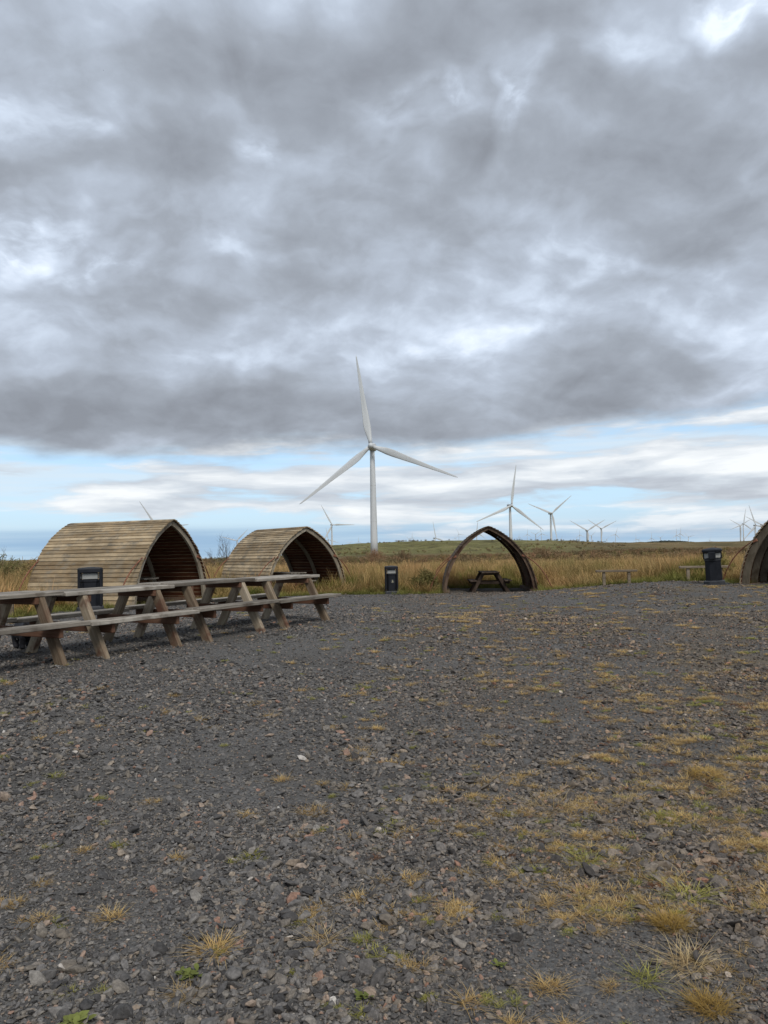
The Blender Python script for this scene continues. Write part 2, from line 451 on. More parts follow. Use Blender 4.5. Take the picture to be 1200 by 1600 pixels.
M_GOLDT = grassmat('golden_tuft', (0.24, 0.145, 0.045), (0.48, 0.32, 0.09), (0.64, 0.47, 0.17), (0.9, 0.9, 0.9), (1.05, 1.05, 1.05), zmax=0.06)
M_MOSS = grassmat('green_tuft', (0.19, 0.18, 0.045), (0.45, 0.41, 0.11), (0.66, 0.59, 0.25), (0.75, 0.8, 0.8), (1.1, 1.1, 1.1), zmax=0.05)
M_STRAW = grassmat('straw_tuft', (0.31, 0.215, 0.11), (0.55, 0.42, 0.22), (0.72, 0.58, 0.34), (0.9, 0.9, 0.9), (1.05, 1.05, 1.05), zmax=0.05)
M_LEAF = grassmat('weed_leaf', (0.14, 0.15, 0.045), (0.24, 0.26, 0.075), (0.38, 0.38, 0.13), (0.8, 0.85, 0.8), (1.1, 1.1, 1.1), zmax=0.05)
M_REDW = grassmat('red_weed', (0.15, 0.075, 0.04), (0.27, 0.125, 0.065), (0.36, 0.18, 0.095), (0.8, 0.8, 0.8), (1.1, 1.1, 1.1), zmax=0.05)
M_SHRUB = grassmat('brown_shrub', (0.12, 0.092, 0.055), (0.205, 0.148, 0.09), (0.28, 0.195, 0.125), (0.75, 0.85, 0.8), (1.2, 1.1, 1.05), trans=0.15, zmax=1.2)
M_OLIVE = grassmat('olive_shrub', (0.12, 0.108, 0.046), (0.195, 0.172, 0.072), (0.27, 0.225, 0.11), (0.75, 0.85, 0.8), (1.2, 1.1, 1.05), trans=0.15, zmax=1.2)
M_TWIG = material('bare_twig', _plastic((0.06, 0.045, 0.032), (0.12, 0.092, 0.065)), 0.85, 0.15)
M_SCAR = grassmat('far_wood', (0.03, 0.035, 0.03), (0.04, 0.045, 0.038), (0.05, 0.055, 0.045), (0.8, 0.85, 0.8), (1.1, 1.1, 1.05), trans=0.0, zmax=8)

def _land(g_, bs, out):
    geo = g_.n('ShaderNodeNewGeometry').outputs['Position']
    sp = g_.n('ShaderNodeSeparateXYZ'); g_.link(geo, sp.inputs[0])
    n1 = g_.noise(geo, 0.021, 7, 0.62)
    n2 = g_.noise(g_.scale(geo, (0.35, 1.0, 1.0)), 0.035, 6, 0.65)
    n3 = g_.noise(geo, 1.1, 5, 0.6)
    n4 = g_.noise(geo, 9.0, 3, 0.6)
    n5 = g_.noise(g_.scale(geo, (0.5, 0.35, 1.0)), 0.16, 7, 0.68)
    near = g_.ramp(n3, [(0.3, (0.10, 0.085, 0.035)), (0.5, (0.20, 0.15, 0.065)), (0.7, (0.27, 0.19, 0.085))])
    moor = g_.ramp(n2, [(0.34, (0.10, 0.085, 0.042)), (0.48, (0.17, 0.135, 0.065)), (0.6, (0.25, 0.18, 0.09)), (0.7, (0.155, 0.14, 0.058))])
    green = g_.ramp(g_.m('ADD', g_.m('MULTIPLY', n1, 0.35), g_.m('MULTIPLY', n5, 0.65)), [(0.38, (0.095, 0.085, 0.040)), (0.45, (0.155, 0.142, 0.058)), (0.52, (0.20, 0.19, 0.076)), (0.58, (0.24, 0.21, 0.095)), (0.65, (0.285, 0.225, 0.115))])
    ygr = g_.ss(g_.m('ADD', sp.outputs[1], g_.m('MULTIPLY', g_.m('SUBTRACT', n1, 0.5), 260.0)), 380, 450)
    ang = g_.m('DIVIDE', sp.outputs[0], g_.m('MAXIMUM', sp.outputs[1], 1.0))
    gmask = g_.m('MULTIPLY', ygr, g_.m('MULTIPLY', g_.ss(ang, -0.16, -0.06), g_.ss(g_.m('ADD', ang, g_.m('MULTIPLY', n2, 0.14)), 0.27, 0.36, 1.0, 0.0)))
    c = g_.mix(g_.ss(sp.outputs[1], 45, 120), near, moor)
    c = g_.mix(gmask, c, green)
    c = g_.mix(g_.m('MULTIPLY', g_.ss(g_.noise(g_.scale(geo, (0.4, 0.22, 1.0)), 0.11, 6, 0.65), 0.55, 0.66), g_.ss(sp.outputs[1], 200, 420, 0.0, 0.65)), c, (0.075, 0.066, 0.034))
    c = g_.vm('SCALE', c, g_.ss(n4, 0.25, 0.75, 0.75, 1.2))
    g_.link(c, bs.inputs['Base Color'])
    bump(g_, bs, g_.m('ADD', g_.m('ADD', n3, n4), g_.m('MULTIPLY', n5, 4.0)), 1.0, 0.4)
M_LAND = material('moorland', _land, 0.95, 0.1)


# ------------------------------------------------------------------ terrain
TA = 0.504
TD = Vector((-math.sin(TA), -math.cos(TA), 0))        # along the table row, towards the camera's left
TN = Vector((math.cos(TA), -math.sin(TA), 0))         # from the row towards the camera side
TO = Vector((-1.217, 14.23, 0)); TL = 1.85; TZ = 0.29
ctrl = [(0, 0, 0), (0, 3, 0), (2, 5, 0.02), (-3, 4, 0.03), (4, 9, 0.06), (0, 9, 0.06), (3, 17, 0.07), (8, 14, 0.10), (8, 19, 0.16), (3, 23, -0.04),
        (-6.3, 22.8, 0.06), (-7.9, 20.4, 0.12), (-5, 23.5, 0.05), (-9.8, 24.2, 0.06), (-2.96, 29.1, -0.04), (-5.3, 32, -0.05), (0.2, 28.3, -0.10), (3.93, 29.05, -0.17), (4.2, 32.8, -0.17), (2.2, 29, -0.17), (5.7, 29, -0.17),
        (7.7, 26, 0.20), (9.8, 23, 0.31), (10.2, 25, 0.33), (12, 22, 0.22), (14.5, 24.7, 0.22), (10.7, 23.2, 0.24), (-8.2, 17.5, 0.17), (0, -8, 0), (-10, 5, 0.1), (12, 6, 0.08), (20, 15, 0.15), (-16, 14, 0.15)]
for i in range(5):
    for off in (-0.9, 0.4):
        p_ = TO + TD * (TL * i) + TN * off
        ctrl.append((p_.x, p_.y, TZ))
ctrl = np.array(ctrl, float)
_SG = 3.6
_K = np.exp(-((ctrl[:, None, :2] - ctrl[None, :, :2]) ** 2).sum(-1) / (2 * _SG ** 2))
_W = np.linalg.solve(_K + 0.02 * np.eye(len(ctrl)), ctrl[:, 2])
_sm = lambda x, a, b: (lambda t: t * t * (3 - 2 * t))(np.clip((x - a) / (b - a), 0, 1))
RX = np.array([-260, -130, -75, -58, -42, -20, 50, 100, 150, 180, 250, 900.])
RA = np.array([-.0045, -.0082, -.0075, .0005, .0058, .0083, .0096, .0086, .0052, .0021, .0004, .0004])   # skyline slope seen from the yard

def height(X, Y):
    X = np.atleast_1d(np.asarray(X, float)); Y = np.atleast_1d(np.asarray(Y, float))
    z = np.zeros_like(X)
    nearm = (np.abs(Y) < 60) & (np.abs(X) < 60)
    if nearm.any():
        d2 = (X[nearm, None] - ctrl[None, :, 0]) ** 2 + (Y[nearm, None] - ctrl[None, :, 1]) ** 2
        z[nearm] = np.exp(-d2 / (2 * _SG ** 2)) @ _W
    Yp = np.maximum(Y, 1.0)
    base = -0.15 * _sm(Y, 34, 50) - 0.9 * _sm(Y, 45, 130) - 0.9 * _sm(Y, 130, 360)
    x6 = X * 600 / Yp
    sky_ = 1.55 + np.interp(x6, RX, RA) * np.where(Yp < 620, Yp, 620 + (Yp - 620) * np.where(np.interp(x6, RX, RA) < 0, 1.0, 0.15))
    und = 0.35 * np.sin(X * 0.045 + 1.0) * np.sin(Y * 0.021) + 0.2 * np.sin(X * 0.11 + Y * 0.03)
    k = _sm(Y, 400, 590)
    rough = 0.55 * np.sin(X * 0.11 + 0.6 * np.sin(Y * 0.05)) * np.sin(Y * 0.043 + 1.1) + 0.4 * np.sin(X * 0.23 + Y * 0.07 + 2.0) + 0.22 * np.sin(X * 0.53 - Y * 0.11)
    und = und + rough * _sm(Y, 420, 520) * (1 - _sm(Y, 900, 1500))
    return z + base * (1 - k) + (sky_) * k + und * _sm(Y, 60, 200) * (1 - 0.5 * k)

def hz(x, y): return float(height(x, y)[0])

YARD = [(-40, -18), (-40, 6), (-20, 10.5), (-12, 13.8), (-9.2, 15.6), (-8.3, 17.2), (-8.2, 19.9), (-7.3, 21.2), (-5.6, 23.2), (-3.6, 26.4), (-1.4, 27.7), (1, 28.45), (2.2, 28.7), (2.3, 32.3), (6.3, 32.3), (5.9, 28.9),
        (6.6, 27.6), (7.6, 26.25), (9, 25.4), (10.4, 24.6), (11.0, 23.3), (13.6, 26.2), (16, 24.5), (15, 21), (20, 19), (40, 14), (40, -18)]
YA = np.array(YARD)
def in_yard(X, Y):
    X = np.asarray(X, float); Y = np.asarray(Y, float)
    ins = np.zeros(X.shape, bool)
    j = len(YA) - 1
    for i in range(len(YA)):
        xi, yi = YA[i]; xj, yj = YA[j]
        if yi != yj:
            c_ = ((yi > Y) != (yj > Y)) & (X < (xj - xi) * (Y - yi) / (yj - yi) + xi)
            ins ^= c_
        j = i
    return ins

def yard_dist(X, Y):
    """distance to the yard outline"""
    P_ = np.stack([X, Y], -1); best = np.full(len(X), 1e9)
    for i in range(len(YA)):
        a, b = YA[i - 1], YA[i]; ab = b - a
        t = np.clip(((P_ - a) @ ab) / (ab @ ab), 0, 1)
        best = np.minimum(best, np.linalg.norm(P_ - (a + t[:, None] * ab), axis=1))
    return best

# the open moor: one sheet to the horizon
rows = np.concatenate([np.linspace(-20, 44, 90), 44 + np.geomspace(1.5, 13000, 150)])
us = np.linspace(-1.0, 1.0, 190); us = np.sign(us) * np.abs(us) ** 1.35
GX = us[None, :] * (60 + 1.15 * np.maximum(rows, 0))[:, None]; GY = np.repeat(rows[:, None], len(us), 1)
GZ = height(GX.ravel(), GY.ravel()) - 0.05
dst = yard_dist(GX.ravel(), GY.ravel())
GZ -= np.where(in_yard(GX.ravel(), GY.ravel()), np.clip(dst * 0.3, 0, 0.25), 0)
nv = len(us)
vs = np.stack([GX.ravel(), GY.ravel(), GZ], 1)
fs = [(j * nv + i, j * nv + i + 1, (j + 1) * nv + i + 1, (j + 1) * nv + i) for j in range(len(rows) - 1) for i in range(nv - 1)]
tag(mk('ground', mesh('ground', vs, fs, M_LAND, smooth=True)), kind='structure')

# the gravel yard
xs = np.arange(-40, 40.01, 0.4); ys = np.arange(-18, 33.6, 0.4)
YX, YY = np.meshgrid(xs, ys)
edge = np.array([mnoise.noise(Vector((a * 0.9, b * 0.9, 0))) for a, b in zip(YX.ravel(), YY.ravel())]) * 0.5
ins = in_yard(YX.ravel(), YY.ravel()) | (yard_dist(YX.ravel(), YY.ravel()) < 0.25 + np.clip(edge, -0.2, 0.4))
zz = height(YX.ravel(), YY.ravel())
nx = len(xs); keep = ins.reshape(YX.shape); fs = []
for j in range(len(ys) - 1):
    for i in range(nx - 1):
        if keep[j, i] and keep[j, i + 1] and keep[j + 1, i] and keep[j + 1, i + 1]:
            fs.append((j * nx + i, j * nx + i + 1, (j + 1) * nx + i + 1, (j + 1) * nx + i))
used = sorted({v for f_ in fs for v in f_}); rem = {v: k for k, v in enumerate(used)}
vs = np.stack([YX.ravel(), YY.ravel(), zz], 1)[used]
tag(mk('gravel_yard', mesh('gravel_yard', vs, [tuple(rem[v] for v in f_) for f_ in fs], M_GRIT, smooth=True)), kind='structure')


# ------------------------------------------------------------------ scatter (for stuff only)
def scatter(name, protos, pts, rot, scl, idx, label, cat):
    pc = bpy.data.collections.new(name + '_pieces')
    for k, me in enumerate(protos):
        pc.objects.link(bpy.data.objects.new('%s_piece_%02d' % (name, k), me))
    me = bpy.data.meshes.new(name)
    me.from_pydata(np.asarray(pts).tolist(), [], [])
    n = len(pts)
    a = me.attributes.new('rot', 'FLOAT_VECTOR', 'POINT'); a.data.foreach_set('vector', np.asarray(rot, np.float32).ravel())
    a = me.attributes.new('scl', 'FLOAT_VECTOR', 'POINT'); a.data.foreach_set('vector', np.asarray(scl, np.float32).ravel())
    a = me.attributes.new('idx', 'INT', 'POINT'); a.data.foreach_set('value', np.asarray(idx, np.int32))
    o = mk(name, me)
    ng = bpy.data.node_groups.new(name, 'GeometryNodeTree')
    ng.interface.new_socket('Geometry', in_out='INPUT', socket_type='NodeSocketGeometry')
    ng.interface.new_socket('Geometry', in_out='OUTPUT', socket_type='NodeSocketGeometry')
    N = ng.nodes; L = ng.links
    gi = N.new('NodeGroupInput'); go = N.new('NodeGroupOutput')
    ip = N.new('GeometryNodeInstanceOnPoints')
    ci = N.new('GeometryNodeCollectionInfo')
    ci.inputs['Collection'].default_value = pc
    ci.inputs['Separate Children'].default_value = True
    ci.inputs['Reset Children'].default_value = True
    def attr(nm, ty):
        q = N.new('GeometryNodeInputNamedAttribute'); q.data_type = ty; q.inputs['Name'].default_value = nm
        return q.outputs[0]
    er = N.new('FunctionNodeEulerToRotation')
    L.new(attr('rot', 'FLOAT_VECTOR'), er.inputs[0])
    L.new(gi.outputs[0], ip.inputs['Points']); L.new(ci.outputs[0], ip.inputs['Instance'])
    ip.inputs['Pick Instance'].default_value = True
    L.new(attr('idx', 'INT'), ip.inputs['Instance Index'])
    L.new(er.outputs[0], ip.inputs['Rotation']); L.new(attr('scl', 'FLOAT_VECTOR'), ip.inputs['Scale'])
    L.new(ip.outputs[0], go.inputs[0])
    o.modifiers.new('scatter', 'NODES').node_group = ng
    return tag(o, label, cat, kind='stuff')

def stone_mesh(k):
    bm = bmesh.new(); r_ = random.Random(100 + k)
    fl = r_.uniform(0.38, 0.75); el = r_.uniform(0.7, 1.0)
    for _ in range(r_.randint(10, 15)):
        v = Vector((r_.gauss(0, 1), r_.gauss(0, 1), r_.gauss(0, 1))).normalized() * r_.uniform(0.82, 1.0)
        bm.verts.new((v.x, v.y * el, v.z * fl))
    res = bmesh.ops.convex_hull(bm, input=bm.verts)
    bmesh.ops.delete(bm, geom=[e for e in res['geom_interior'] if isinstance(e, bmesh.types.BMVert)], context='VERTS')
    bmesh.ops.bevel(bm, geom=list(bm.edges), offset=0.05, segments=1, affect='EDGES')
    return bm_mesh('stone_%d' % k, bm, M_STONE)

def fbm2(X, Y, s, seed):
    return np.array([mnoise.fractal(Vector((a * s + seed, b * s, seed * 1.7)), 0.6, 2.1, 4) for a, b in zip(X, Y)])

def fan(n, y0, y1, k=0.66, m_=0.6):
    """random points on the ground in a wedge in front of the camera"""
    y = np.sqrt(nrng.uniform(y0 * y0, y1 * y1, n))
    return nrng.uniform(-1, 1, n) * (k * y + m_), y

bands = [(95000, 1.5, 4.8, 0.0064, 0.42), (66000, 1.5, 4.8, 0.0103, 0.52), (82000, 4.8, 9.0, 0.0116, 0.50), (76000, 9.0, 16.0, 0.0150, 0.45), (56000, 16.0, 31.0, 0.019, 0.40)]
SX, SY, SS = [], [], []
for n, y0, y1, med, sg in bands:
    x, y = fan(n, y0, y1)
    s = np.clip(med * np.exp(nrng.normal(0, sg, n)), 0.004, 0.05)
    dn = fbm2(x, y, 0.8, 3.0)
    kp = in_yard(x, y) & ((dn > -0.62 + nrng.uniform(-0.35, 0.35, n)) | (med < 0.01) | (y > 4.8))
    lane = fbm2(x, y * 0.45, 0.5, 17.0)
    s = np.where(dn < -0.1, s * 0.75, s) * np.clip(1.0 + 0.35 * lane, 0.72, 1.25)
    kp &= (lane > -0.5) | (nrng.random(n) < 0.8) | (med < 0.01)
    SX.append(x[kp]); SY.append(y[kp]); SS.append(s[kp])
SX, SY, SS = map(np.concatenate, (SX, SY, SS))
n = len(SX)
SZ = height(SX, SY) + SS * 0.26
scl = np.stack([SS * nrng.uniform(0.8, 1.35, n), SS * nrng.uniform(0.7, 1.1, n), SS * nrng.uniform(0.7, 1.15, n)], 1)
rot = np.stack([nrng.normal(0, 0.42, n), nrng.normal(0, 0.42, n), nrng.uniform(0, 6.28, n)], 1)
scatter('gravel', [stone_mesh(k) for k in range(14)], np.stack([SX, SY, SZ], 1), rot, scl, nrng.integers(0, 14, n),
        'loose dark grey crushed stone covering the yard', 'gravel')


# ------------------------------------------------------------------ grasses
def tuft_mesh(name, mats, nb, r0, hmin, hmax, wid, lean, seed, seg=3, droop=0.25, flat=0.0, spread=0.9):
    r_ = random.Random(seed); vs, fs = [], []
    for _ in range(nb):
        a = r_.uniform(0, 6.283); d = r0 * math.sqrt(r_.random())
        bx, by = d * math.cos(a), d * math.sin(a)
        h = r_.uniform(hmin, hmax)
        la = a + r_.gauss(0, spread); le = abs(r_.gauss(lean, lean * 0.5)) + flat * d / max(r0, 1e-4)
        dirx, diry = math.cos(la), math.sin(la); px, py = -diry, dirx
        w = wid * r_.uniform(0.7, 1.3); b0 = len(vs)
        for s in range(seg + 1):
            t = s / seg
            out_ = h * (le * t + droop * t * t)
            z = h * (t - 0.35 * droop * t * t) * math.cos(min(le, 1.3) * 0.8)
            ww = w * (1 - t) ** 0.7 if s < seg else 0.0
            c = (bx + dirx * out_, by + diry * out_, z)
            if s < seg:
                vs.append((c[0] - px * ww, c[1] - py * ww, c[2])); vs.append((c[0] + px * ww, c[1] + py * ww, c[2]))
            else:
                vs.append(c)
        for s in range(seg - 1):
            q = b0 + 2 * s; fs.append((q, q + 1, q + 3, q + 2))
        q = b0 + 2 * (seg - 1); fs.append((q, q + 1, q + 2))
    return mesh(name, vs, fs, mats)

def shrub_mesh(name, mats, seed, h=1.2, rad=0.8, stems=26, leaves=10):
    r_ = random.Random(seed); vs, fs = [], []
    def sliver(a, b, w):
        d = (b - a); s = d.cross(Vector((r_.gauss(0, 1), r_.gauss(0, 1), r_.gauss(0, 1))))
        if s.length < 1e-6: return
        s = s.normalized() * w; q = len(vs)
        vs.extend((a - s, a + s, b + s * 0.4, b - s * 0.4)); fs.append((q, q + 1, q + 2, q + 3))
    for _ in range(stems):
        a = r_.uniform(0, 6.283); t = r_.random()
        p0 = Vector((math.cos(a), math.sin(a), 0)) * rad * 0.35 * t
        p1 = Vector((math.cos(a) * rad * t, math.sin(a) * rad * t, h * r_.uniform(0.6, 1.05) * (1 - 0.45 * t * t)))
        pm = p0.lerp(p1, 0.5) + Vector((r_.gauss(0, .06), r_.gauss(0, .06), 0.06))
        sliver(p0, pm, 0.016); sliver(pm, p1, 0.012)
        for _k in range(leaves):
            s0 = pm.lerp(p1, r_.uniform(-0.5, 1.0))
            e = s0 + Vector((r_.gauss(0, 1), r_.gauss(0, 1), abs(r_.gauss(0.6, 0.7)))).normalized() * r_.uniform(0.08, 0.24)
            sliver(s0, e, r_.uniform(0.010, 0.022))
    return mesh(name, vs, fs, mats)

def fan_out(n, y0, y1, k=0.75, m_=6):
    return fan(n, y0, y1, k, m_)

# clear footprints inside shelters etc. are handled by the yard outline
SHEL = [(-6.3, 22.8, 0.06, -68.5), (-2.96, 29.1, -0.04, -37.5), (3.93, 29.05, -0.17, 4.0), (11.95, 22.0, 0.20, 45.0)]
SW, SH_, SL = 3.5, 2.5, 3.8
def in_shelter(X, Y, pad=0.15):
    r_ = np.zeros(len(X), bool)
    for sx, sy, sz, a in SHEL:
        a = R(a); ux = (X - sx) * math.sin(a) + (Y - sy) * math.cos(a); vx = (X - sx) * math.cos(a) - (Y - sy) * math.sin(a)
        r_ |= (ux > -0.1) & (ux < SL + pad) & (np.abs(vx) < SW / 2 + pad)
    return r_

tall = [tuft_mesh('moor_tuft_%d' % k, M_MOOR, 46, 0.22, 0.45, 0.95, 0.008, 0.22, 200 + k) for k in range(5)]
rush = [tuft_mesh('rush_tuft_%d' % k, M_RUSH, 60, 0.16, 0.4, 0.85, 0.008, 0.28, 220 + k) for k in range(3)]
far_t = [tuft_mesh('far_tuft_%d' % k, M_MOOR, 30, 0.6, 0.4, 0.9, 0.03, 0.2, 240 + k, seg=2) for k in range(3)]
low = [tuft_mesh('edge_tuft_%d' % k, M_LAWN, 44, 0.13, 0.06, 0.27, 0.005, 0.5, 260 + k, seg=2) for k in range(3)]

PX, PY, PI_, PS = [], [], [], []
x, y = fan_out(15000, 13, 46); ok = (~in_yard(x, y)) & (~in_shelter(x, y)); d = yard_dist(x, y)
ok &= (d > 0.35)
rn = fbm2(x, y, 0.35, 9.0)
isr = (rn > nrng.uniform(-0.05, 0.2, len(x))) & (nrng.random(len(x)) < np.clip(1.0 - d * 0.06, 0.35, 0.85))
hs = np.clip(0.35 + d * 0.35, 0.35, 1.0) * nrng.uniform(0.7, 1.2, len(x)) * np.clip(1.0 + 0.55 * fbm2(x, y, 0.5, 27.0), 0.6, 1.35)
PX.append(x[ok]); PY.append(y[ok]); PS.append(hs[ok]); PI_.append(np.where(isr, nrng.integers(5, 8, len(x)), nrng.integers(0, 5, len(x)))[ok])
x, y = fan_out(26000, 46, 150, m_=10); rn = fbm2(x, y, 0.06, 4.0)
ok = rn > -0.5
PX.append(x[ok]); PY.append(y[ok]); PS.append(nrng.uniform(0.7, 1.15, ok.sum())); PI_.append(nrng.integers(8, 11, ok.sum()))
x, y, hs, idx = map(np.concatenate, (PX, PY, PS, PI_)); n = len(x)
hs = hs * np.where(y > 40, 1.0, 1.0)
rot = np.stack([nrng.normal(0, .06, n), nrng.normal(0, .06, n), nrng.uniform(0, 6.28, n)], 1)
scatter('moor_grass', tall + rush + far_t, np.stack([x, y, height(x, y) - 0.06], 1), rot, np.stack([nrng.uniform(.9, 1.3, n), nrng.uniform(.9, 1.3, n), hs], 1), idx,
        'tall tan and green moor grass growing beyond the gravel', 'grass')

# short grass along the gravel edge
x, y = fan_out(26000, 13, 36, m_=3); d = yard_dist(x, y); iny = in_yard(x, y)
ok = (d < np.where(iny, 0.10 + 0.35 * (fbm2(x, y, 0.9, 8.0) > 0.15), 0.95)) & ((~in_shelter(x, y, -0.1)) | (nrng.random(len(x)) < 0.12)) & (y > 13.5)
x, y = x[ok], y[ok]; n = len(x); s = nrng.uniform(0.5, 1.2, n)
rot = np.stack([np.zeros(n), np.zeros(n), nrng.uniform(0, 6.28, n)], 1)
scatter('verge_grass', low, np.stack([x, y, height(x, y) - 0.03], 1), rot, np.stack([s, s, s], 1), nrng.integers(0, 3, n), 'short yellow green grass along the gravel edge', 'grass')

# brown and olive scrub across the middle distance
sh = [shrub_mesh('scrub_%d' % k, M_SHRUB, 300 + k) for k in range(4)] + [shrub_mesh('scrub_o%d' % k, M_OLIVE, 320 + k) for k in range(3)]
x, y = fan_out(5200, 62, 260, m_=10); rn = fbm2(x, y, 0.035, 6.0) + 0.25 * nrng.normal(0, 1, len(x)) * 0.3
ok = rn > nrng.uniform(-0.25, 0.35, len(rn))
x, y, rn = x[ok], y[ok], rn[ok]
xh, yh = fan(900, 430, 640, 0.32, 0.0); keep_h = fbm2(xh, yh, 0.02, 15.0) > 0.0
x = np.concatenate([x, xh[keep_h]]); y = np.concatenate([y, yh[keep_h]]); rn = np.concatenate([rn, np.zeros(keep_h.sum())])
n = len(x); s = nrng.uniform(0.7, 1.35, n)
rot = np.stack([np.zeros(n), np.zeros(n), nrng.uniform(0, 6.28, n)], 1)
scatter('scrub', sh, np.stack([x, y, height(x, y) - 0.05], 1), rot, np.stack([s * 1.5, s * 1.5, s * 0.95], 1),
        np.where(rn > 0.22, nrng.integers(0, 4, n), nrng.integers(0, 7, n)), 'low brown and olive scrub in the middle of the moor', 'scrub')

# dark wood on the skyline
wd = [shrub_mesh('wood_%d' % k, M_SCAR, 340 + k, h=8, rad=7, stems=60, leaves=0) for k in range(2)]
def wood_blob(k):
    bm = bmesh.new(); bmesh.ops.create_icosphere(bm, subdivisions=3, radius=1.0)
    for v in bm.verts:
        q = 1 + 0.45 * mnoise.fractal(v.co * 2.2 + Vector((k * 9, 0, 0)), 0.6, 2.1, 4)
        v.co = Vector((v.co.x * 14 * q, v.co.y * 14 * q, max(v.co.z, -0.1) * 9 * q))
    return bm_mesh('wood_blob_%d' % k, bm, M_SCAR)
wd = [wood_blob(k) for k in range(4)]
t = nrng.uniform(0, 1, 150); yy_ = nrng.uniform(2400, 2520, 150); xx_ = yy_ * (0.335 + 0.065 * t)
n = 150
scatter('skyline_wood', wd, np.stack([xx_, yy_, height(xx_, yy_) - 1], 1), np.stack([np.zeros(n), np.zeros(n), nrng.uniform(0, 6.28, n)], 1),
        np.stack([nrng.uniform(.6, 1.3, n)] * 2 + [nrng.uniform(.35, 1.0, n) * (0.35 + np.sin(t * math.pi) * 0.6)], 1), nrng.integers(0, 4, n), 'dark strip of distant woodland on the skyline', 'wood')

# thin dry grass in the gravel
dryp = [tuft_mesh('dry_%d' % k, M_DRY, 46, 0.05, 0.03, 0.085, 0.0016, 1.0, 400 + k, droop=0.4, flat=0.4, spread=1.6) for k in range(4)] + \
       [tuft_mesh('dryg_%d' % k, M_MOSS, 46, 0.05, 0.02, 0.06, 0.0018, 0.8, 420 + k, droop=0.4, flat=0.4, spread=1.6) for k in range(2)] + \
       [tuft_mesh('dryr_%d' % k, M_REDW, 30, 0.04, 0.02, 0.05, 0.0022, 1.0, 430 + k, droop=0.4, flat=0.4, spread=1.6) for k in range(2)]
def patch_points(n, y0, y1, rmin, rmax, lo, hi, per, pw=1.0):
    """small round patches: centres spread over lo < x/y < hi, denser towards hi"""
    X, Y, K, Hh = [], [], [], []
    for _ in range(n):
        yc = math.exp(rng.uniform(math.log(y0), math.log(y1))); uc = lo + (hi - lo) * rng.random() ** pw
        xc = uc * yc; r_ = rmin * (rmax / rmin) ** (rng.random() ** 1.5) * (0.7 + 0.035 * yc)
        if mnoise.noise(Vector((xc * 0.45, yc * 0.3, 4.0))) < rng.uniform(-0.55, 0.25): continue
        kind = rng.random()
        for _k in range(max(3, int(per * (1.0 if yc < 5.5 else 1.55) * (r_ / 0.06) ** 2))):
            a = rng.uniform(0, 6.283); d_ = r_ * abs(rng.gauss(0, 0.75))
            X.append(xc + d_ * math.cos(a) * 1.15); Y.append(yc + d_ * math.sin(a)); K.append(kind)
    return np.array(X), np.array(Y), np.array(K)
xa, ya, ka = patch_points(1500, 3.2, 24, 0.025, 0.14, -0.08, 0.60, 2.1, 0.62)
xb, yb, kb = patch_points(420, 2.5, 20, 0.02, 0.09, -0.52, 0.30, 2.2, 1.0)
# rusty low growth along the right
xc_, yc_ = fan(5000, 2.4, 9, 0.62, 0.4)
okc = (xc_ / yc_ + 0.16 * fbm2(xc_, yc_, 0.9, 41.0) > 0.44) & (nrng.random(5000) < 0.8)
xc_, yc_ = xc_[okc], yc_[okc]; kc = nrng.choice([0.93, 0.93, 0.3, 0.5], len(xc_))
x = np.concatenate([xa, xb, xc_]); y = np.concatenate([ya, yb, yc_]); kk = np.concatenate([ka, np.minimum(kb + 0.25, 0.88), kc])
ok = in_yard(x, y); x, y, kk = x[ok], y[ok], kk[ok]; n = len(x)
s = np.clip(np.exp(nrng.normal(-0.55, 0.3, n)), 0.25, 1.1) * np.clip(0.6 + y * 0.035, 0.6, 1.1)
idx = np.where(kk > 0.9, nrng.integers(6, 8, n), np.where(kk > 0.68, nrng.integers(4, 6, n), nrng.integers(0, 4, n)))
rot = np.stack([np.zeros(n), np.zeros(n), nrng.uniform(0, 6.28, n)], 1)
scatter('sparse_grass', dryp, np.stack([x, y, height(x, y) + 0.003], 1), rot, np.stack([s, s, s * 0.8], 1), idx, 'thin dry yellow grass scattered through the gravel', 'grass')


# ------------------------------------------------------------------ shelters
# the cross-section is a pointed arch made of two circular arcs
def circ3(a, b, c):
    ax, ay = a; bx, by = b; cx, cy = c
    d_ = 2 * (ax * (by - cy) + bx * (cy - ay) + cx * (ay - by))
    ux = ((ax*ax+ay*ay)*(by-cy) + (bx*bx+by*by)*(cy-ay) + (cx*cx+cy*cy)*(ay-by)) / d_
    uy = ((ax*ax+ay*ay)*(cx-bx) + (bx*bx+by*by)*(ax-cx) + (cx*cx+cy*cy)*(bx-ax)) / d_
    return ux, uy, math.hypot(ax - ux, ay - uy)
CX, CZ, CR = circ3((0, SH_), (0.96, 1.848), (SW / 2, 0))
A0 = math.atan2(0 - CZ, SW / 2 - CX); A1 = math.atan2(SH_ - CZ, 0 - CX)
def arc(t, off=0.0):
    a = A0 + (A1 - A0) * t
    return CX + (CR + off) * math.cos(a), CZ + (CR + off) * math.sin(a), a

NB = 25
BW = CR * (A1 - A0) / NB
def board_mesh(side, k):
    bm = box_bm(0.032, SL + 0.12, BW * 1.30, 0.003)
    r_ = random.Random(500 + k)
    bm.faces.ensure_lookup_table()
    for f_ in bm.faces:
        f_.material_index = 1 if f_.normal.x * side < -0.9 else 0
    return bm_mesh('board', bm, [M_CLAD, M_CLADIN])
BOARDS = {s: [board_mesh(s, k) for k in range(1)] for s in (1, -1)}

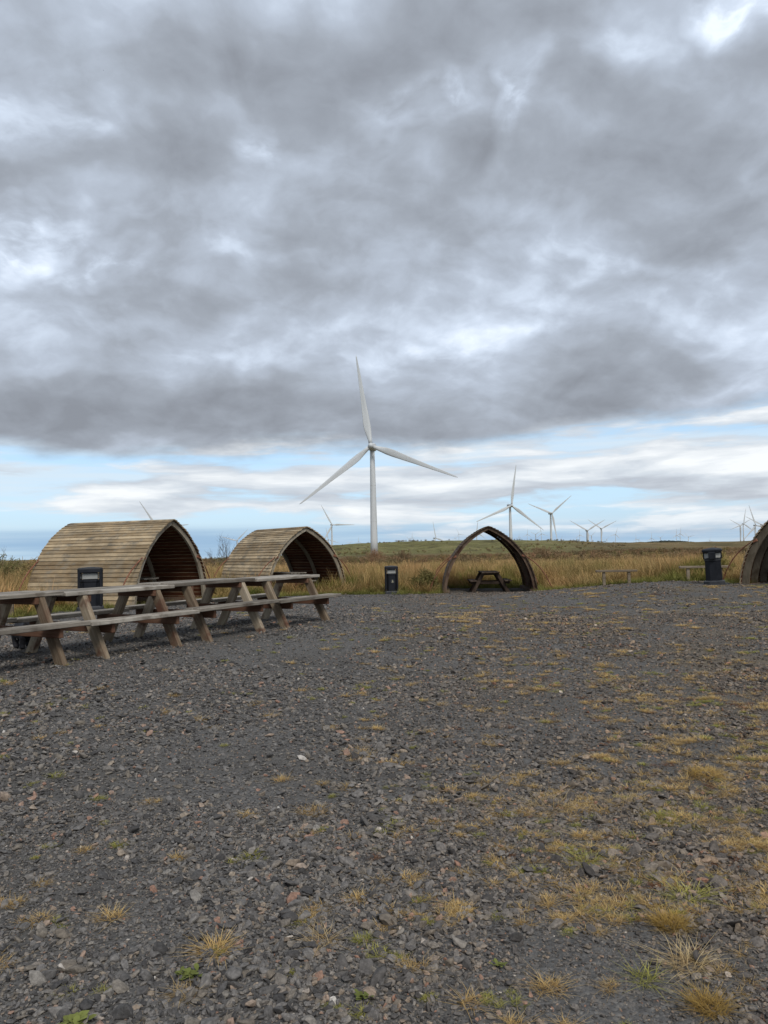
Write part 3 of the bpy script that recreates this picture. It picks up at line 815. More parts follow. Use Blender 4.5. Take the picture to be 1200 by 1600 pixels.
def rib_mesh(side, wid, depth, mat, t0=0.0, t1=1.0):
    rings = []
    for i in range(25):
        t = t0 + (t1 - t0) * i / 24
        xo, zo, _a = arc(t, -0.016); xi, zi, _a = arc(t, -0.016 - depth)
        if t > 0.999:
            xi = 0.004; zi = zo - depth * 1.12; xo = 0.004
        xi = max(xi, 0.004); xo = max(xo, 0.004)
        rings.append([(side * xo, -wid / 2, zo), (side * xo, wid / 2, zo), (side * xi, wid / 2, zi), (side * xi, -wid / 2, zi)])
    me = loft('rib', rings, mat)
    return me
RIBS = {}
def get_rib(side, wid, depth, mat):
    k = (side, wid, depth, mat.name)
    if k not in RIBS: RIBS[k] = rib_mesh(side, wid, depth, mat)
    return RIBS[k]

def shelter(loc, yaw, label, ribmat, seed, ribs=3, deep=0.135, skin=None):
    r_ = random.Random(seed)
    root = empty('arched_shelter', loc, -R(yaw))
    tag(root, label, 'shelter', 'arched timber picnic shelters')
    for s in (1, -1):
        for k in range(NB):
            x_, z_, a = arc((k + 0.36) / NB, 0.012)
            tx, tz = -math.sin(a) * s, math.cos(a)            # up along the arc
            phi = math.atan2(tx, tz)
            tilt = 0.17 * s                                    # lower edge kicks out over the board below
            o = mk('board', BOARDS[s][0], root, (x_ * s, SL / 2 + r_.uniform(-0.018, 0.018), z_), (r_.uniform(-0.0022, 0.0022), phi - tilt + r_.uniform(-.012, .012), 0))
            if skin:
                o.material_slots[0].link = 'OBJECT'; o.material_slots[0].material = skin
    for i in range(ribs):
        yy = 0.05 + (SL - 0.10) * i / (ribs - 1)
        for s in (1, -1):
            end = i in (0, ribs - 1)
            mk('rib', get_rib(s, 0.075, deep if end else deep * 0.9, ribmat), root, (0, yy, 0))
    for s in (1, -1):
        mk('sill', box('sill', 0.15, SL - 0.02, 0.11, M_RIBDK, 0.008), root, (s * (SW / 2 - 0.17), SL / 2, 0.03))
    # bowed rusty rods from each end rib to the ground, with a bracket at the rib
    for i, yy in enumerate((0.02, SL - 0.02)):
        for s in (1, -1):
            bx_, bz_, _ = arc(0.445, 0.02)
            dirn = -1 if i == 0 else 1
            w0 = Vector((s * bx_, yy, bz_))
            gx, gy = s * (bx_ + 1.02 + r_.uniform(-.05, .05)), yy + dirn * -0.10
            wm = Matrix.Rotation(-R(yaw), 3, 'Z') @ Vector((gx, gy, 0)) + Vector(loc)
            p1 = Vector((gx, gy, hz(wm.x, wm.y) - loc[2] - 0.06))
            pts = []
            for q in range(15):
                t = q / 14
                p_ = w0.lerp(p1, t)
                bow = 0.15 * math.sin(math.pi * t) * (1.15 - 0.3 * t)
                pts.append(p_ + Vector((s * bow * 0.75, 0, bow * 0.75)))
            rod = mk('rod', tube('rod', pts, 0.019, M_RUST, 8), root)
            br = box_bm(0.16, 0.06, 0.09, 0.01)
            me = bm_mesh('bracket', br, M_RUST)
            mk('bracket', me, rod, (s * (bx_ - 0.05), yy - 0.02 * (-dirn), bz_), (0, s * 0.35, 0))
    return root

shelter((SHEL[0][0], SHEL[0][1], SHEL[0][2]), SHEL[0][3], 'tan boarded arch shelter behind the near bin, showing most of its roof', M_RIB, 1)
shelter((SHEL[1][0], SHEL[1][1], SHEL[1][2]), SHEL[1][3], 'tan boarded arch shelter standing just past the end of the table row', M_RIB, 2)
shelter((SHEL[2][0], SHEL[2][1], SHEL[2][2]), SHEL[2][3], 'dark brown arch shelter seen end on with meadow showing through it', M_RIBDK, 3, 3, 0.105, M_CLADDK)
shelter((SHEL[3][0], SHEL[3][1], SHEL[3][2]), SHEL[3][3], 'arch shelter cut off by the right edge of the picture', M_RIBGR, 4, 6, 0.20)


# ------------------------------------------------------------------ picnic tables
def table_parts():
    L = TL - 0.012; top = 0.826; seat = 0.478; th = 0.05
    parts = []
    pw = 0.138
    for k in range(5):
        y_ = (k - 2) * 0.146
        parts.append(('top_plank', [box('top_plank', L + rng.uniform(-.012, .012), pw, th, M_TABLE, 0.006, jig=0.002) for _ in range(2)], (0, y_, top - th / 2 + rng.uniform(-.002, .002)), (0, 0, 0)))
    for s in (1, -1):
        for k in range(2):
            y_ = s * (0.83 - 0.069 - k * 0.146)
            parts.append(('seat_plank', [box('seat_plank', L + rng.uniform(-.012, .012), pw, th, M_TABLE, 0.006, jig=0.002) for _ in range(2)], (0, y_, seat - th / 2 + rng.uniform(-.002, .002)), (0, 0, 0)))
    for ex in (-1, 1):
        x_ = ex * (L / 2 - 0.30)
        for s in (1, -1):
            p0 = Vector((0, s * 0.745, -0.10)); p1 = Vector((0, s * 0.275, top - th - 0.004))
            d_ = p1 - p0; ln = d_.length; ang = math.atan2(-d_.y, d_.z)
            parts.append(('leg', [box('leg', 0.072, 0.135, ln, M_LEG, 0.006, jig=0.0015) for _ in range(2)], (x_, (p0.y + p1.y) / 2, (p0.z + p1.z) / 2), (ang, 0, 0)))
        parts.append(('seat_beam', [box('seat_beam', 0.055, 1.56, 0.11, M_BEAM, 0.006)], (x_ - ex * 0.067, 0, seat - th - 0.058), (0, 0, 0)))
        parts.append(('top_beam', [box('top_beam', 0.055, 0.70, 0.085, M_BEAM, 0.006)], (x_ - ex * 0.067, 0, top - th - 0.045), (0, 0, 0)))
    return parts
TP = table_parts()

def table(loc, rz, label, scl=(1, 1, 1), seed=0, mat=None, group='picnic tables of grey timber'):
    r_ = random.Random(seed)
    root = empty('picnic_table', loc, rz); root.scale = scl
    tag(root, label, 'picnic table', group)
    for nm, mes, l_, ro in TP:
        jx = r_.uniform(-.006, .006) if 'plank' in nm else 0
        o = mk(nm, r_.choice(mes), root, (l_[0] + jx, l_[1], l_[2]), ro)
        if mat:
            o.material_slots[0].link = 'OBJECT'; o.material_slots[0].material = mat
    return root

row_labels = ['grey picnic table at the shelter end of the row, its whole right side free', 'grey picnic table in the row, second from the shelter end',
              'grey picnic table in the row, in front of the opening of the left shelter', 'nearest grey picnic table, cut by the left edge above the black dog']
rzt = math.atan2(-TD.y, -TD.x)
for i in range(4):
    c_ = TO + TD * (TL * (i + 0.5)) - TN * 0.36
    table((c_.x + rng.uniform(-.01, .01), c_.y + rng.uniform(-.01, .01), TZ + rng.uniform(-.014, .014)), rzt + rng.uniform(-.014, .014), row_labels[i], seed=i)
def in_shel(i, fx, fy):
    sx, sy, sz, a = SHEL[i]; a = R(a)
    return sx + math.sin(a) * fy + math.cos(a) * fx, sy + math.cos(a) * fy - math.sin(a) * fx
x_, y_ = in_shel(0, 0.15, 1.75); table((x_, y_, 0.06), R(90 + 68.5), 'picnic table in the shade inside the left boarded shelter', (0.95, 0.95, 0.93), 11)
x_, y_ = in_shel(1, -0.1, 1.3); table((x_, y_, -0.04), R(90 + 37.5), 'picnic table inside the boarded shelter past the end of the row', (0.95, 0.95, 0.93), 12)
x_, y_ = in_shel(2, 0.05, 1.3); table((x_, y_, -0.17), R(90 - 2), 'picnic table seen end on under the dark see-through arch', (0.95, 0.96, 0.92), 13, M_DARKT)


# ------------------------------------------------------------------ low rail benches
def rail_bench(p0, p1, h, label):
    a, b = Vector(p0), Vector(p1); d_ = b - a; ln = d_.length
    c_ = (a + b) / 2; z0 = hz(c_.x, c_.y)
    root = empty('rail_bench', (c_.x, c_.y, z0), math.atan2(d_.y, d_.x))
    tag(root, label, 'bench', 'low rail benches at the edge of the grass')
    mk('seat_rail', box('seat_rail', ln, 0.18, 0.07, M_RAIL, 0.008, jig=0.004), root, (0, 0, h - 0.035))
    for s in (-1, 1):
        mk('post', box('post', 0.095, 0.095, h + 0.15, M_RAIL, 0.01, jig=0.004), root, (s * (ln / 2 - 0.26), 0, (h - 0.085 - 0.15) / 2 - 0.035))
    return root
rail_bench((7.04, 25.75, 0), (8.36, 25.6, 0), 0.48, 'low pale rail bench standing alone at the meadow edge')
rail_bench((9.55, 25.0, 0), (11.05, 24.75, 0), 0.48, 'low brown rail bench half hidden behind the octagonal bin')
rail_bench((-8.75, 17.45, 0), (-7.6, 17.75, 0), 0.50, 'low rail bench behind the nearest picnic table, only its posts showing')


# ------------------------------------------------------------------ litter bins
def octring(w, z, ch=0.28):
    h = w / 2; c_ = h * (1 - ch)
    return [(h, -c_, z), (h, c_, z), (c_, h, z), (-c_, h, z), (-h, c_, z), (-h, -c_, z), (-c_, -h, z), (c_, -h, z)]

def litter_bin(loc, rz, label, tall_=1.06, w=0.50, tilt=0.0, octagon=False):
    ch = 0.586 if octagon else 0.16
    root = empty('litter_bin', loc, rot=(0, tilt, rz)); root.scale = (w / 0.5, w / 0.5, tall_ / 1.06)
    tag(root, label, 'litter bin', 'dark litter bins around the yard')
    mk('footing', box('footing', 0.60, 0.60, 0.08, M_BINGREY, 0.01), root, (0, 0, -0.02))
    pw = 0.60 if octagon else 0.51
    mk('plinth', loft('plinth', [octring(pw, 0.02, ch), octring(pw, 0.085, ch), octring(0.46, 0.115, ch)], M_BINGREY), root)
    if octagon:
        mk('body', loft('body', [octring(0.465, 0.115, ch), octring(0.445, 0.66, ch), octring(0.475, 0.675, ch), octring(0.475, 0.73, ch), octring(0.43, 0.745, ch)], M_BIN), root)
        mk('band', loft('band', [octring(0.482, 0.69, ch), octring(0.482, 0.712, ch)], M_BINGREY), root)
        mk('lid', loft('lid', [octring(0.42, 0.905, ch), octring(0.56, 0.935, ch), octring(0.575, 0.985, ch), octring(0.50, 1.015, ch), octring(0.10, 1.05, ch)], M_BIN), root)
    else:
        mk('body', loft('body', [octring(0.40, 0.115, 0.45), octring(0.42, 0.68, 0.45), octring(0.44, 0.70, 0.45), octring(0.44, 0.735, 0.45), octring(0.40, 0.745, 0.45)], M_BIN), root)
        mk('lid', loft('lid', [octring(0.475, 0.915, ch), octring(0.485, 0.925, ch), octring(0.485, 1.00, ch), octring(0.45, 1.028, ch), octring(0.10, 1.05, ch)], M_BIN), root)
    for q in range(4):
        a = math.pi / 2 * q
        if octagon:
            cw = (0.20, 0.05)[q % 2]
            mk('corner_post', box('corner_post', cw, cw, 0.20, M_BIN, 0.012), root, (0.172 * (math.cos(a) - math.sin(a)), 0.172 * (math.sin(a) + math.cos(a)), 0.832), (0, 0, a + math.pi / 4))
        else:
            mk('corner_post', box('corner_post', 0.055, 0.055, 0.83, M_BIN, 0.012), root, (0.21 * (math.cos(a) - math.sin(a)), 0.21 * (math.sin(a) + math.cos(a)), 0.52), (0, 0, a))
        # pale flap set back in each mouth
        mk('flap', box('flap', 0.30, 0.012, 0.135, M_BINPALE, 0.004), root, (0.175 * math.sin(a), -0.175 * math.cos(a), 0.828), (0.10 * math.cos(a), 0.10 * math.sin(a), a))
    mk('liner', loft('liner', [octring(0.28, 0.74, 0.3), octring(0.28, 0.925, 0.3)], M_BIN), root)
    if not octagon:
        # round badge with a small stooping figure dropping litter
        bm = bmesh.new()
        bmesh.ops.create_circle(bm, cap_ends=True, segments=20, radius=0.068)
        ext = bmesh.ops.extrude_face_region(bm, geom=list(bm.faces))
        for v in [e for e in ext['geom'] if isinstance(e, bmesh.types.BMVert)]: v.co.z += 0.006
        bd = mk('emblem', bm_mesh('emblem', bm, M_BINGREY), root, (0.03, -0.206, 0.47), (math.pi / 2 + 0.018, 0, 0))
        for pts in (([(-.012, .030), (.012, .030), (.012, .052), (-.012, .052)]), ([(-.022, .024), (.004, .026), (.020, -.012), (-.006, -.016)]), ([(-.010, -.012), (.016, -.012), (-.012, -.056), (-.028, -.052)]), ([(.006, .018), (.036, -.008), (.040, 0.0), (.012, .026)]), ([(.030, -.040), (.044, -.040), (.044, -.020), (.030, -.020)])):
            vs_ = [(a, b, 0.0065) for a, b in pts] + [(a, b, 0.0095) for a, b in pts]
            mk('emblem_figure', mesh('emblem_figure', vs_, [(4, 5, 6, 7), (0, 1, 5, 4), (1, 2, 6, 5), (2, 3, 7, 6), (3, 0, 4, 7)], M_GOLD), bd)
    return root
litter_bin((-7.62, 19.9, 0.13), R(18), 'dark navy litter bin in front of the left shelter roof, behind the tables', 1.13, 0.62, 0.0)
litter_bin((0.22, 28.35, -0.10), R(2), 'dark litter bin alone at the grass edge beside the see-through arch', 1.05, 0.50, 0.0)
litter_bin((9.86, 23.1, 0.30), R(20), 'black octagonal litter bin with flared lid and base beside the right shelter', 1.10, 0.49, R(-3.0), octagon=True)


# ------------------------------------------------------------------ wind turbines
BR = 46.0
def blade_mesh():
    rings = []
    st = [(1.2, 1.0, 1.0, 0), (3.0, 1.0, 0.95, 0), (5.5, 1.35, 0.75, 14), (8.5, 1.75, 0.50, 13), (11.5, 1.80, 0.38, 11), (16, 1.55, 0.29, 8), (24, 1.15, 0.20, 5), (33, 0.82, 0.13, 2.5), (41, 0.52, 0.075, 1), (44.6, 0.32, 0.045, 0), (46, 0.06, 0.02, 0)]
    for r_, c_, th, tw in st:
        ring = []; tw = R(tw); sweep = -0.38 * (c_ - 1.0) if r_ > 4 else 0
        for k in range(14):
            a = 2 * math.pi * k / 14
            x_ = c_ * math.cos(a) + sweep * 0.9
            y_ = th * math.sin(a) * (1.0 if r_ < 4 else (0.75 + 0.35 * math.cos(a)))
            ring.append((x_ * math.cos(tw) - y_ * math.sin(tw), x_ * math.sin(tw) + y_ * math.cos(tw) - 0.0009 * r_ * r_, r_))
        rings.append(ring)
    return loft('blade', rings, M_TURB, smooth=True)
BLADE = blade_mesh()
def hub_mesh():
    rings = []
    for y_, r_ in ((-3.4, 0.15), (-3.2, 0.75), (-2.6, 1.25), (-1.6, 1.55), (-0.3, 1.6), (1.3, 1.5)):
        rings.append([(r_ * math.cos(2 * math.pi * k / 18), y_, r_ * math.sin(2 * math.pi * k / 18)) for k in range(18)])
    return loft('hub', rings, M_TURB, smooth=True)
HUB = hub_mesh()
def nac_mesh():
    rings = []
    for y_, w, h0, h1 in ((1.2, 1.3, -1.3, 1.35), (2.2, 1.75, -1.75, 1.8), (7.5, 1.75, -1.75, 1.9), (9.8, 1.5, -1.1, 1.9), (10.4, 1.2, -0.6, 1.6)):
        c_ = 0.35
        rings.append([(w, y_, h0 + c_), (w, y_, h1 - c_), (w - c_, y_, h1), (-w + c_, y_, h1), (-w, y_, h1 - c_), (-w, y_, h0 + c_), (-w + c_, y_, h0), (w - c_, y_, h0)])
    return loft('nacelle', rings, M_TURB)
NAC = nac_mesh()
VANE = tube('mast', [(0, 9.2, 1.8), (0, 9.2, 3.6)], 0.07, M_TURBD, 6)

def turbine(hx, hy, hub, ang, label, yaw=0.0, near=False, bs_=1.0):
    z0 = hz(hx, hy) - 1.0
    z0 = min(z0, hub - 30)
    root = empty('wind_turbine', (hx, hy, z0), R(yaw))
    tag(root, label, 'wind turbine', 'white wind turbines across the moor')
    ht = hub - z0 - 1.6
    rings = []
    for q in range(7):
        t = q / 6; r_ = 1.98 + (1.22 - 1.98) * t
        rings.append([((r_) * math.cos(2 * math.pi * k / 24), 4.2 + r_ * math.sin(2 * math.pi * k / 24), ht * t) for k in range(24)])
    tw = mk('tower', loft('tower', rings, M_TURB, smooth=True), root)
    if near:
        for t in (0.34, 0.67):
            r_ = 1.98 + (1.22 - 1.98) * t + 0.035
            mk('flange', loft('flange', [[(r_ * math.cos(2 * math.pi * k / 24), 4.2 + r_ * math.sin(2 * math.pi * k / 24), ht * t + dz_) for k in range(24)] for dz_ in (0, 0.16)], M_TURB, smooth=True), tw)
    nc = mk('nacelle', NAC, root, (0, 0, hub - z0))
    if near: mk('mast', VANE, nc)
    hb = mk('hub', HUB, root, (0, 0, hub - z0))
    for q in range(3):
        mk('blade', BLADE, root, (0, -0.9, hub - z0), (0, R(ang + 120 * q), 0), (bs_, bs_, bs_))
    return root

TURB = [
 (-5.9, 394.3, 54.8, -8.3, 'largest and nearest white wind turbine, standing in the centre', -6),
 (141.1, 849.2, 46.7, 7.2, 'second largest wind turbine, just right of the see-through arch', 12),
 (274.0, 1254.5, 54.3, 50.2, 'middle-sized wind turbine with one blade hanging beside its tower', 14),
 (-104.1, 1533.3, 52.2, -29.8, 'wind turbine with a level blade, between the second shelter and the largest turbine', 16),
 (-212.7, 2905.3, 42.2, -10.8, 'small turbine tucked behind the one with the level blade', 8),
 (-416.3, 2164.7, 34.2, 45.2, 'far turbine above the bare sapling, between the two boarded shelters', 4),
 (-312.8, 1061.5, 37.3, -34.8, 'wind turbine hidden behind the left shelter, only its blades showing above the roof', -8),
 (136.4, 2044.4, 27.6, -13.8, 'turbine sunk behind the green ridge, one blade standing up left of the dark arch', 35),
 (331.8, 2760.0, 54.3, 6.2, 'turbine framed through the top of the see-through arch', 0),
 (1380.1, 7885.7, 97.3, 1.2, 'tiny far turbine nearest the tower of the second largest turbine', 6),
 (1140.4, 6133.3, 95.0, 3.2, 'tiny far turbine, second right of the second largest turbine tower', 10),
 (1086.1, 5520.0, 84.4, 56.2, 'tiny far turbine with a Y rotor, third right of the second largest turbine tower', 4),
 (1025.1, 5018.2, 80.3, -10.8, 'tiny far turbine just left of the turbine with the hanging blade', 0),
 (2114.9, 9200.0, 79.7, 21.2, 'tiny far turbine alone just right of the turbine with the hanging blade', 5),
 (442.2, 1672.7, 32.7, 59.2, 'left one of two overlapping V rotor turbines on the skyline', 5),
 (578.1, 2044.4, 43.9, -56.8, 'right one of two overlapping V rotor turbines on the skyline', 3),
 (1485.6, 5520.0, 66.9, 49.2, 'tiny far turbine in the gap between the two V rotor turbines', 0),
 (1559.0, 6133.3, 81.1, -3.8, 'tiny far turbine just left of the two V rotor turbines', 8),
 (2298.4, 9200.0, 68.2, -13.8, 'tiniest turbine left of the two V rotor turbines', 8),
 (1509.6, 5018.2, 66.0, 17.2, 'small turbine standing alone right of the two V rotor turbines', 6),
 (2658.2, 9200.0, 60.6, 36.2, 'tiny turbine between the right V rotor turbine and the small lone one', 0),
 (2258.0, 6900.0, 46.1, -6.8, 'tiny far turbine above the pale rail bench, left of a pair', 4),
 (3649.1, 11040.0, 58.2, 31.2, 'tiniest far turbine above the right end of the pale rail bench', 0),
 (1916.8, 5520.0, 39.4, 1.2, 'small turbine above the left end of the dark skyline wood', 3),
 (2830.4, 7885.7, 60.3, 51.2, 'tiny Y rotor turbine above the middle of the dark skyline wood', 0),
 (1906.2, 5018.2, 51.4, 1.2, 'left of the close pair of small turbines near the octagonal bin', 2),
 (1931.6, 5018.2, 61.3, 6.2, 'right of the close pair of small turbines near the octagonal bin', 5),
 (2183.6, 5520.0, 43.1, -46.8, 'small turbine just right of the close pair near the octagonal bin', 0),
 (3890.4, 9200.0, 27.2, 11.2, 'tiny turbine low on the skyline above the octagonal bin', 0),
 (1279.6, 2760.0, 59.8, -60.8, 'left of the crossing turbines beside the right shelter', 0),
 (1076.1, 2300.0, 54.5, 8.2, 'middle of the crossing turbines beside the right shelter, one blade upright', -3),
 (785.2, 1623.5, 35.1, -17.8, 'turbine partly behind the right shelter, tallest blade leaning left', -4),
 (936.5, 1903.4, 42.1, -61.8, 'turbine hidden behind the right shelter, one long blade pointing left', -6),
 (-361.2, 7885.7, 68.1, -63.8, 'tiny far turbine left of the largest tower, the one farther from it', 0),
 (-235.3, 6900.0, 75.3, 1.2, 'tiny far turbine left of the largest tower, the one closer to it', 0),
 (250.3, 7885.7, 101.2, -48.8, 'left of two tiny turbines on the ridge right of the largest tower', 0),
 (248.0, 6900.0, 99.6, 1.2, 'right of two tiny turbines on the ridge right of the largest tower', 0),
 (843.7, 9200.0, 113.9, 1.2, 'left of two tiny turbines on the ridge just left of the dark arch', 0),
 (594.0, 6133.3, 109.0, 216.2, 'right of two tiny turbines on the ridge just left of the dark arch', 0),
]
for k, (x_, y_, h_, a_, lb, yw) in enumerate(TURB):
    turbine(x_, y_, h_, a_, lb, yaw=yw, near=(k < 3), bs_=1.035 if k == 0 else 1.0)


# ------------------------------------------------------------------ bushes that stand out
def bush(name, label, loc, h, rad, mat, seed, stems=60, leaves=26, cat='bush'):
    root = empty(name, (loc[0], loc[1], hz(loc[0], loc[1]) - 0.05)); tag(root, label, cat)
    mk('crown', shrub_mesh('crown', mat, seed, h, rad, stems, leaves), root)
    r_ = random.Random(seed); pts = []
    mk('stem', tube('stem', [(0, 0, -0.1), (0.03, 0.02, h * 0.25), (0.06, -0.02, h * 0.5)], [0.05, 0.035, 0.015], M_TWIG, 6), root)
    return root
def bush_cluster(): pass
bush('brown_bush', 'brown bush in front of the foot of the largest turbine', (-2.2, 160, 0), 3.0, 3.0, M_SHRUB, 71, 260, 30)
bush('brown_bush', 'brown bush just right of the foot of the largest turbine', (3.4, 150, 0), 2.6, 3.2, M_SHRUB, 72, 260, 30)
bush('brown_bush', 'reddish brown bush on the moor just right of the see-through arch', (22.5, 110, 0), 2.4, 4.0, M_SHRUB, 73, 320, 26)
bush('olive_bush', 'olive green bush in the grass between the octagonal bin and right shelter', (11.6, 27.2, 0), 1.0, 0.75, M_RUSH, 74, 90, 22)
bush('olive_bush', 'dark green bush at the left foot of the see-through arch', (1.55, 30.3, 0), 0.9, 0.6, M_OLIVE, 75, 80, 22)
bush('olive_bush', 'leafy bush at the left edge behind the left shelter', (-17.6, 33.5, 0), 2.0, 2.2, M_OLIVE, 76, 220, 26)
bush('olive_bush', 'low twiggy bush touching the back of the left shelter', (-15.3, 34.5, 0), 1.7, 1.4, M_OLIVE, 77, 140, 26)

def sapling(label, loc, h, seed):
    r_ = random.Random(seed)
    root = empty('bare_sapling', (loc[0], loc[1], hz(loc[0], loc[1]) - 0.05)); tag(root, label, 'sapling')
    vs, fs = [], []
    def limb(p, d, ln, rad, depth):
        q = p + d * ln
        b0 = len(vs); a = d.cross(Vector((0.3, 0.9, 0.1))).normalized(); b = d.cross(a)
        for c_, rr in ((p, rad), (q, rad * 0.55)):
            for k in range(4):
                vs.append(c_ + (a * math.cos(k * math.pi / 2) + b * math.sin(k * math.pi / 2)) * rr)
        for k in range(4): fs.append((b0 + k, b0 + (k + 1) % 4, b0 + 4 + (k + 1) % 4, b0 + 4 + k))
        if depth:
            for _ in range(r_.randint(2, 4)):
                nd = (d + Vector((r_.gauss(0, .38), r_.gauss(0, .38), r_.uniform(0.0, .35)))).normalized()
                limb(p.lerp(q, r_.uniform(0.45, 1.0)), nd, ln * r_.uniform(0.5, 0.8), rad * 0.6, depth - 1)
    mk('trunk', tube('trunk', [(0, 0, -0.1), (0.02, 0, h * 0.3), (0.0, 0.02, h * 0.45)], [0.035, 0.028, 0.02], M_TWIG, 6), root)
    for _ in range(5):
        limb(Vector((r_.gauss(0, .12), r_.gauss(0, .12), h * 0.12)), Vector((r_.gauss(0, .22), r_.gauss(0, .22), 1)).normalized(), h * 0.42, 0.013, 3)
    mk('crown', mesh('crown', vs, fs, M_TWIG), root)
    return root
sapling('tall leafless sapling in the gap between the two boarded shelters', (-9.15, 44, 0), 2.75, 81)
sapling('shorter leafless sapling leaning beside the taller one in the shelter gap', (-9.85, 46, 0), 2.2, 82)
sapling('thin leafless sapling left of the left shelter', (-16.6, 32.5, 0), 2.1, 83)


# ------------------------------------------------------------------ tufts and weeds that stand out in the gravel
def tuft(name, label, loc, mat, seed, nb, r0, h0, h1, lean, wid=0.0016, droop=0.35, flat=0.4, cat='grass tuft'):
    me = tuft_mesh('blades', mat, int(nb * 1.5), r0 * 1.15, h0 * 0.55, h1 * 0.78, wid * 0.75, lean * 1.15, seed, 4, droop + 0.2, flat, 1.5)
    o = mk(name, me, None, (loc[0], loc[1], hz(*loc) + 0.002))
    return tag(o, label, cat, 'tufts rooted in the gravel')
tuft('grass_tuft', 'dense round golden grass tuft at the lower right', (1.11, 3.15), M_GOLDT, 601, 420, 0.05, 0.05, 0.10, 0.55, 0.0012)
tuft('grass_tuft', 'straw coloured flattened tuft below the dense golden tuft', (1.07, 2.86), M_STRAW, 602, 110, 0.05, 0.05, 0.12, 1.0)
tuft('grass_tuft', 'golden tuft cut by the bottom edge near the right corner', (1.04, 2.60), M_GOLDT, 603, 240, 0.045, 0.05, 0.09, 0.7, 0.0012)
tuft('grass_tuft', 'pale yellow green spiky tuft left of the right-hand grass patches', (0.94, 3.80), M_MOSS, 604, 70, 0.04, 0.05, 0.11, 0.8, 0.002)
tuft('grass_tuft', 'wide flat straw tuft, upper left of the spiky yellow green tuft', (0.96, 4.62), M_STRAW, 605, 150, 0.12, 0.04, 0.12, 1.1)
tuft('grass_tuft', 'flat straw tuft right of the wide flat straw tuft', (1.41, 4.60), M_STRAW, 606, 120, 0.10, 0.04, 0.11, 1.1)
tuft('grass_tuft', 'bright yellow tuft below the pair of flat straw tufts', (1.52, 4.36), M_MOSS, 607, 130, 0.07, 0.03, 0.08, 0.9)
tuft('grass_tuft', 'dense golden mound of grass farther back at the right', (2.06, 5.13), M_GOLDT, 608, 320, 0.09, 0.04, 0.09, 0.6, 0.0016)
tuft('grass_tuft', 'yellow spiky tuft at the lower left of the yard', (-0.70, 3.08), M_DRY, 609, 110, 0.045, 0.05, 0.10, 0.9, 0.0018)
tuft('grass_tuft', 'withered orange tuft just below a green weed at lower left', (-0.74, 2.80), M_STRAW, 610, 70, 0.035, 0.03, 0.07, 1.1)
tuft('grass_tuft', 'yellow tuft right of centre of the left half, beyond the spiky one', (-0.45, 4.60), M_DRY, 611, 120, 0.06, 0.04, 0.09, 0.9)
tuft('grass_tuft', 'small thin straw tuft in the lower middle', (-0.28, 3.14), M_STRAW, 612, 60, 0.04, 0.03, 0.09, 1.0)
tuft('grass_tuft', 'thin yellow tuft right of the pale spiky tuft', (1.12, 3.70), M_DRY, 613, 80, 0.07, 0.04, 0.09, 1.1)
tuft('grass_tuft', 'pale spiky tuft directly above the dense golden tuft', (1.27, 3.38), M_MOSS, 614, 80, 0.05, 0.05, 0.11, 0.9, 0.0018)
tuft('grass_tuft', 'pale grey green tuft left of the straw tuft by the bottom', (0.88, 2.78), M_MOSS, 615, 50, 0.035, 0.04, 0.09, 1.0)

def weed(label, loc, seed, nl, size):
    r_ = random.Random(seed); vs, fs = [], []
    for k in range(nl):
        a = 6.283 * k / nl + r_.gauss(0, .25); ln = size * r_.uniform(.7, 1.2); up = r_.uniform(.2, 1.1); w = ln * r_.uniform(.16, .30)
        ox, oy = r_.gauss(0, size * .45), r_.gauss(0, size * .3)
        dx_, dy_ = math.cos(a), math.sin(a); b0 = len(vs)
        for t, wf in ((0.1, .25), (0.45, 1), (0.75, .85), (1.0, .0)):
            z = ln * up * (t - 0.45 * t * t)
            for s in ((-1, 1) if wf else (0,)):
                vs.append((ox + dx_ * ln * t - dy_ * w * wf * s, oy + dy_ * ln * t + dx_ * w * wf * s, z + abs(s) * 0.12 * w))
        fs += [(b0, b0 + 1, b0 + 3, b0 + 2), (b0 + 2, b0 + 3, b0 + 5, b0 + 4), (b0 + 4, b0 + 5, b0 + 6)]
    o = mk('leafy_weed', mesh('leaves', vs, fs, M_LEAF), None, (loc[0], loc[1], hz(*loc) + 0.012))
    return tag(o, label, 'weed', 'leafy weeds in the gravel')
weed('green leafy weed above a withered orange tuft at lower left', (-0.76, 2.90), 701, 26, 0.036)
weed('green leafy weed in the bottom left corner', (-1.06, 2.63), 702, 34, 0.042)
weed('small green leafy weed by the bottom edge, left of centre', (-0.11, 2.73), 703, 16, 0.03)
weed('tiny green sprig at the bottom right of centre', (0.39, 2.89), 704, 12, 0.024)
tuft('dock_weed', 'reddish dock stalks behind the shelter end of the table row', (-3.55, 28.6), M_REDW, 705, 50, 0.12, 0.5, 1.15, 0.12, 0.02, cat='weed')


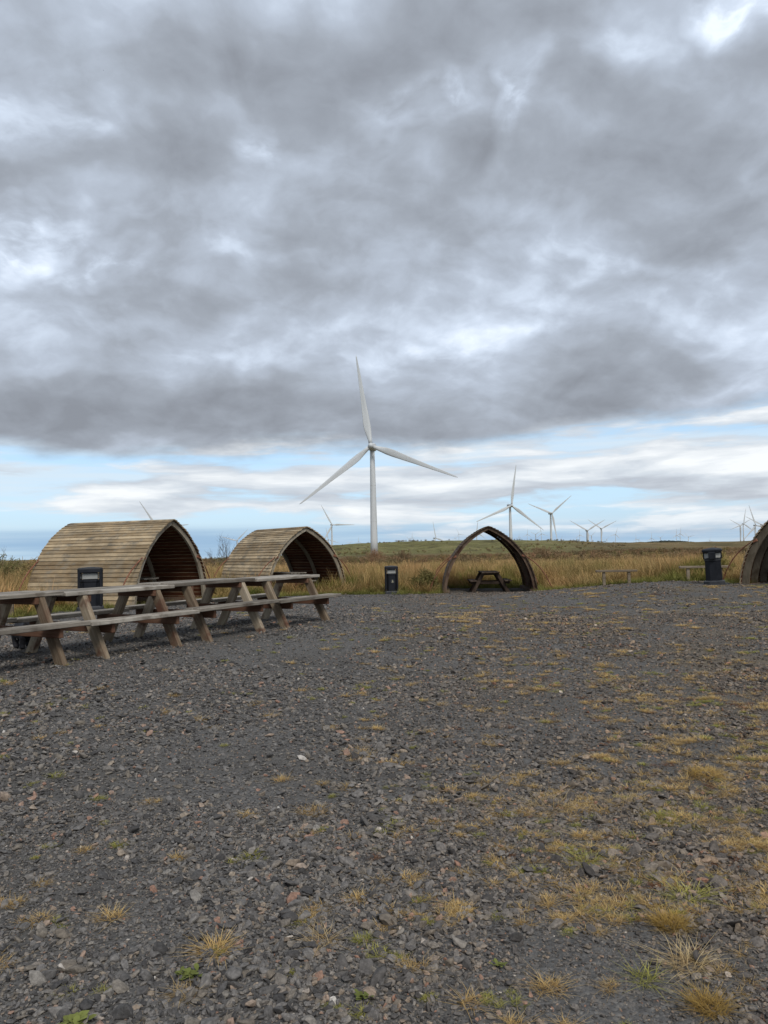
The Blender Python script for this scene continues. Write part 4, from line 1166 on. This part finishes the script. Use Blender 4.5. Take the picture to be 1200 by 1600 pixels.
# ------------------------------------------------------------------ the dog
def dog(loc, rz):
    V, E, RD = [], [], []
    def chain(pts, start=None):
        prev = start
        for p, r_ in pts:
            V.append(p); RD.append(r_)
            if prev is not None: E.append((prev, len(V) - 1))
            prev = len(V) - 1
        return prev
    # x forward, z up
    chain([((-0.02, 0, 0.21), (0.09, 0.095)), ((0.08, 0, 0.205), (0.10, 0.105)), ((0.155, 0, 0.225), (0.085, 0.095))])      # trunk (0,1,2)
    chain([((-0.11, 0, 0.22), (0.085, 0.09)), ((-0.155, 0, 0.235), (0.045, 0.05))], 0)                                      # rump (3,4)
    chain([((-0.20, 0.0, 0.29), (0.018, 0.018)), ((-0.225, 0.01, 0.345), (0.012, 0.012))], 4)                               # tail
    n = chain([((0.215, 0, 0.27), (0.055, 0.06)), ((0.26, 0, 0.30), (0.06, 0.065))], 2)                                     # neck, skull
    chain([((0.305, 0, 0.28), (0.035, 0.037)), ((0.345, 0, 0.262), (0.024, 0.026))], n)                                     # muzzle
    for s in (1, -1):
        chain([((0.245, s * 0.06, 0.315), (0.018, 0.028)), ((0.235, s * 0.078, 0.255), (0.012, 0.026))], n)                 # hanging ears
        fx = 0.03 if s > 0 else -0.01
        chain([((0.15, s * 0.065, 0.15), (0.042, 0.042)), ((0.14 + fx * .5, s * 0.067, 0.09), (0.032, 0.032)), ((0.145 + fx, s * 0.067, 0.03), (0.030, 0.030)), ((0.175 + fx, s * 0.067, 0.018), (0.028, 0.020))], 2)
        hx = -0.03 if s > 0 else 0.045
        chain([((-0.09, s * 0.065, 0.15), (0.05, 0.05)), ((-0.115 + hx * .6, s * 0.067, 0.09), (0.034, 0.034)), ((-0.10 + hx, s * 0.067, 0.03), (0.030, 0.030)), ((-0.068 + hx, s * 0.067, 0.018), (0.028, 0.020))], 3)
    me = bpy.data.meshes.new('dog'); me.from_pydata(V, E, []); me.materials.append(M_FUR)
    o = mk('dog', me, None, loc, (0, 0, rz), (1.35, 1.35, 1.25))
    sk = o.modifiers.new('skin', 'SKIN'); sk.use_smooth_shade = True
    for i, sv in enumerate(me.skin_vertices[0].data):
        sv.radius = RD[i]; sv.use_root = (i == 0)
    sb = o.modifiers.new('sub', 'SUBSURF'); sb.levels = 2; sb.render_levels = 2
    return tag(o, 'small black dog standing under the nearest picnic table', 'dog')
dog((-5.03, 10.75, hz(-5.03, 10.75)), R(-48))


# ------------------------------------------------------------------ the bird
def bird(loc):
    vs = [(0, -.16, 0), (.03, 0, .02), (-.03, 0, .02), (0, .14, 0), (0, 0, -.035), (.22, .05, .07), (.36, -.06, .02), (.16, -.07, .03), (-.22, .05, .07), (-.36, -.06, .02), (-.16, -.07, .03)]
    fs_ = [(0, 1, 2), (1, 3, 2), (0, 4, 1), (1, 4, 3), (3, 4, 2), (2, 4, 0), (1, 5, 7), (5, 6, 7), (2, 10, 8), (8, 10, 9)]
    o = mk('bird', mesh('bird', vs, fs_, M_FUR), None, loc, (0.2, 0.1, 0.7))
    return tag(o, 'tiny dark bird high in the upper left sky', 'bird')
bird((-58.2, 160.0, 105.4))
